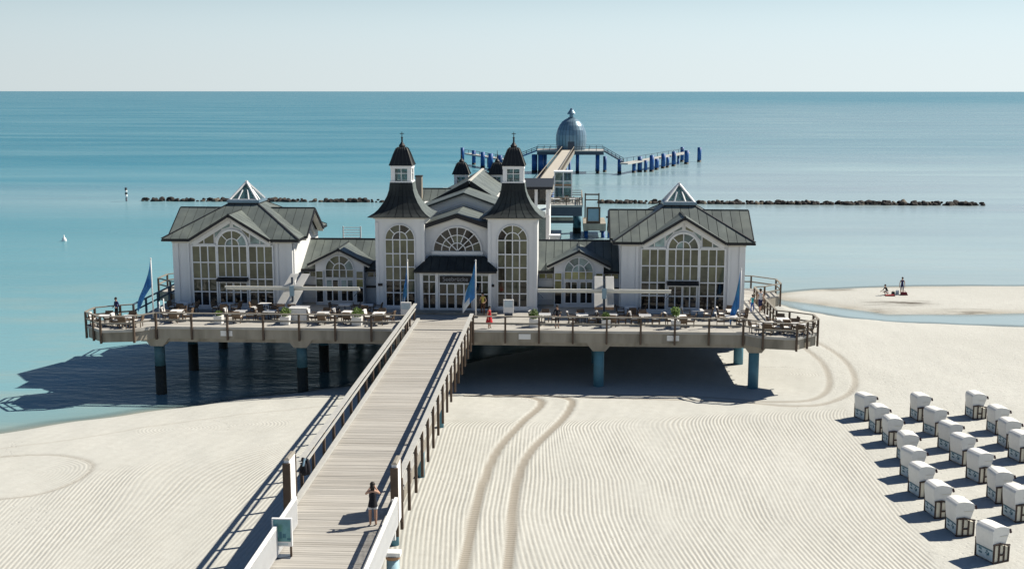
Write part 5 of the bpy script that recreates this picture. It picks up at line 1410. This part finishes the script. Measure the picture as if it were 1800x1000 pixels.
person('adult in white shirt and dark shorts walking in the right side passage', (px, py, ZB), R(10), dict(top='whitecloth', bottom='navy'), 1.76, 'walk')
px, py = atz(1322, 549, ZD)
person('child in turquoise shirt walking beside the adult in white', (px, py, ZB), R(-10), dict(top='turq', bottom='blueshirt', trousers=True), 1.32, 'walk')
px, py = atz(206, 562, ZD)
person('person in dark blue top standing at a table on the left bulge', (px, py, ZB), R(150), dict(top='navy', bottom='blackcloth', trousers=True, long=True), 1.62, 'hipbag')
gz = lambda x, y: float(ground(np.array([[x]]), np.array([[y]]))[0,0])
px, py = atz(1585, 518, .25)
person('person in dark blue standing on the sandbar by a maroon bag', (px, py, gz(px,py)), R(170), dict(top='navy', bottom='navy'), 1.8, 'stand')
bgx = px
t = thing('beach_bag', 'maroon bag lying at the feet of the standing person on the sandbar', 'bag', (px+.1, py-.5, gz(px,py-.5)-.01))
OFF[t.name] = Vector((px+.1, py-.5, gz(px,py-.5)-.01)); q = OFF[t.name]
build('body', B().hull8([(q.x-.36,q.y-.2,q.z),(q.x+.36,q.y-.2,q.z),(q.x+.36,q.y+.2,q.z),(q.x-.36,q.y+.2,q.z),(q.x-.28,q.y-.12,q.z+.34),(q.x+.26,q.y-.12,q.z+.32),(q.x+.26,q.y+.12,q.z+.32),(q.x-.28,q.y+.12,q.z+.34)]), 'maroonc', t)
build('handle', B().tube([(q.x-.15,q.y,q.z+.32),(q.x-.08,q.y,q.z+.48),(q.x+.08,q.y,q.z+.48),(q.x+.15,q.y,q.z+.32)], .02, 6), 'maroonc', t)
px, py = atz(1560, 519, .25)
person('person in black top and white trousers crouching on the sandbar', (px, py, gz(px,py)), R(115), dict(top='blackcloth', bottom='whitecloth', long=True), 1.7, 'crouch')
t = thing('beach_towel', 'red brown towel spread under the crouching person on the sandbar', 'towel', (px+.1, py-.5, gz(px,py-.5)))
OFF[t.name] = Vector((px+.1, py-.5, gz(px,py-.5))); q = OFF[t.name]
build('cloth', B().hull8([(q.x-.5,q.y-.35,q.z),(q.x+.5,q.y-.35,q.z),(q.x+.5,q.y+.35,q.z),(q.x-.5,q.y+.35,q.z),(q.x-.48,q.y-.33,q.z+.09),(q.x+.4,q.y-.33,q.z+.17),(q.x+.42,q.y+.33,q.z+.14),(q.x-.48,q.y+.33,q.z+.07)]), 'bandred', t)
px2, py2 = atz(1571.5, 518, .25)
for k, (dx, mt_, lab, hh) in enumerate(((-.1,'blackcloth','small black bag between the two people on the sandbar',.3),(.32,'blueshirt','small pale blue cool box between the two people on the sandbar',.42))):
    q = Vector((px2+dx, py2, gz(px2+dx,py2)-.01)); t = thing('bag' if k == 0 else 'cool_box', lab, 'bag' if k == 0 else 'cool box', q); w_ = .16
    build('body', B().hull8([(q.x-w_,q.y-.13,q.z),(q.x+w_,q.y-.13,q.z),(q.x+w_,q.y+.13,q.z),(q.x-w_,q.y+.13,q.z),(q.x-w_*.9,q.y-.11,q.z+hh),(q.x+w_*.9,q.y-.11,q.z+hh),(q.x+w_*.9,q.y+.11,q.z+hh),(q.x-w_*.9,q.y+.11,q.z+hh)]), mt_ if k == 0 else 'bluep', t)
    build('handle', B().tube([(q.x-w_*.6,q.y,q.z+hh),(q.x-w_*.5,q.y,q.z+hh+.1),(q.x+w_*.5,q.y,q.z+hh+.1),(q.x+w_*.6,q.y,q.z+hh)], .015, 6), 'signblack', t)
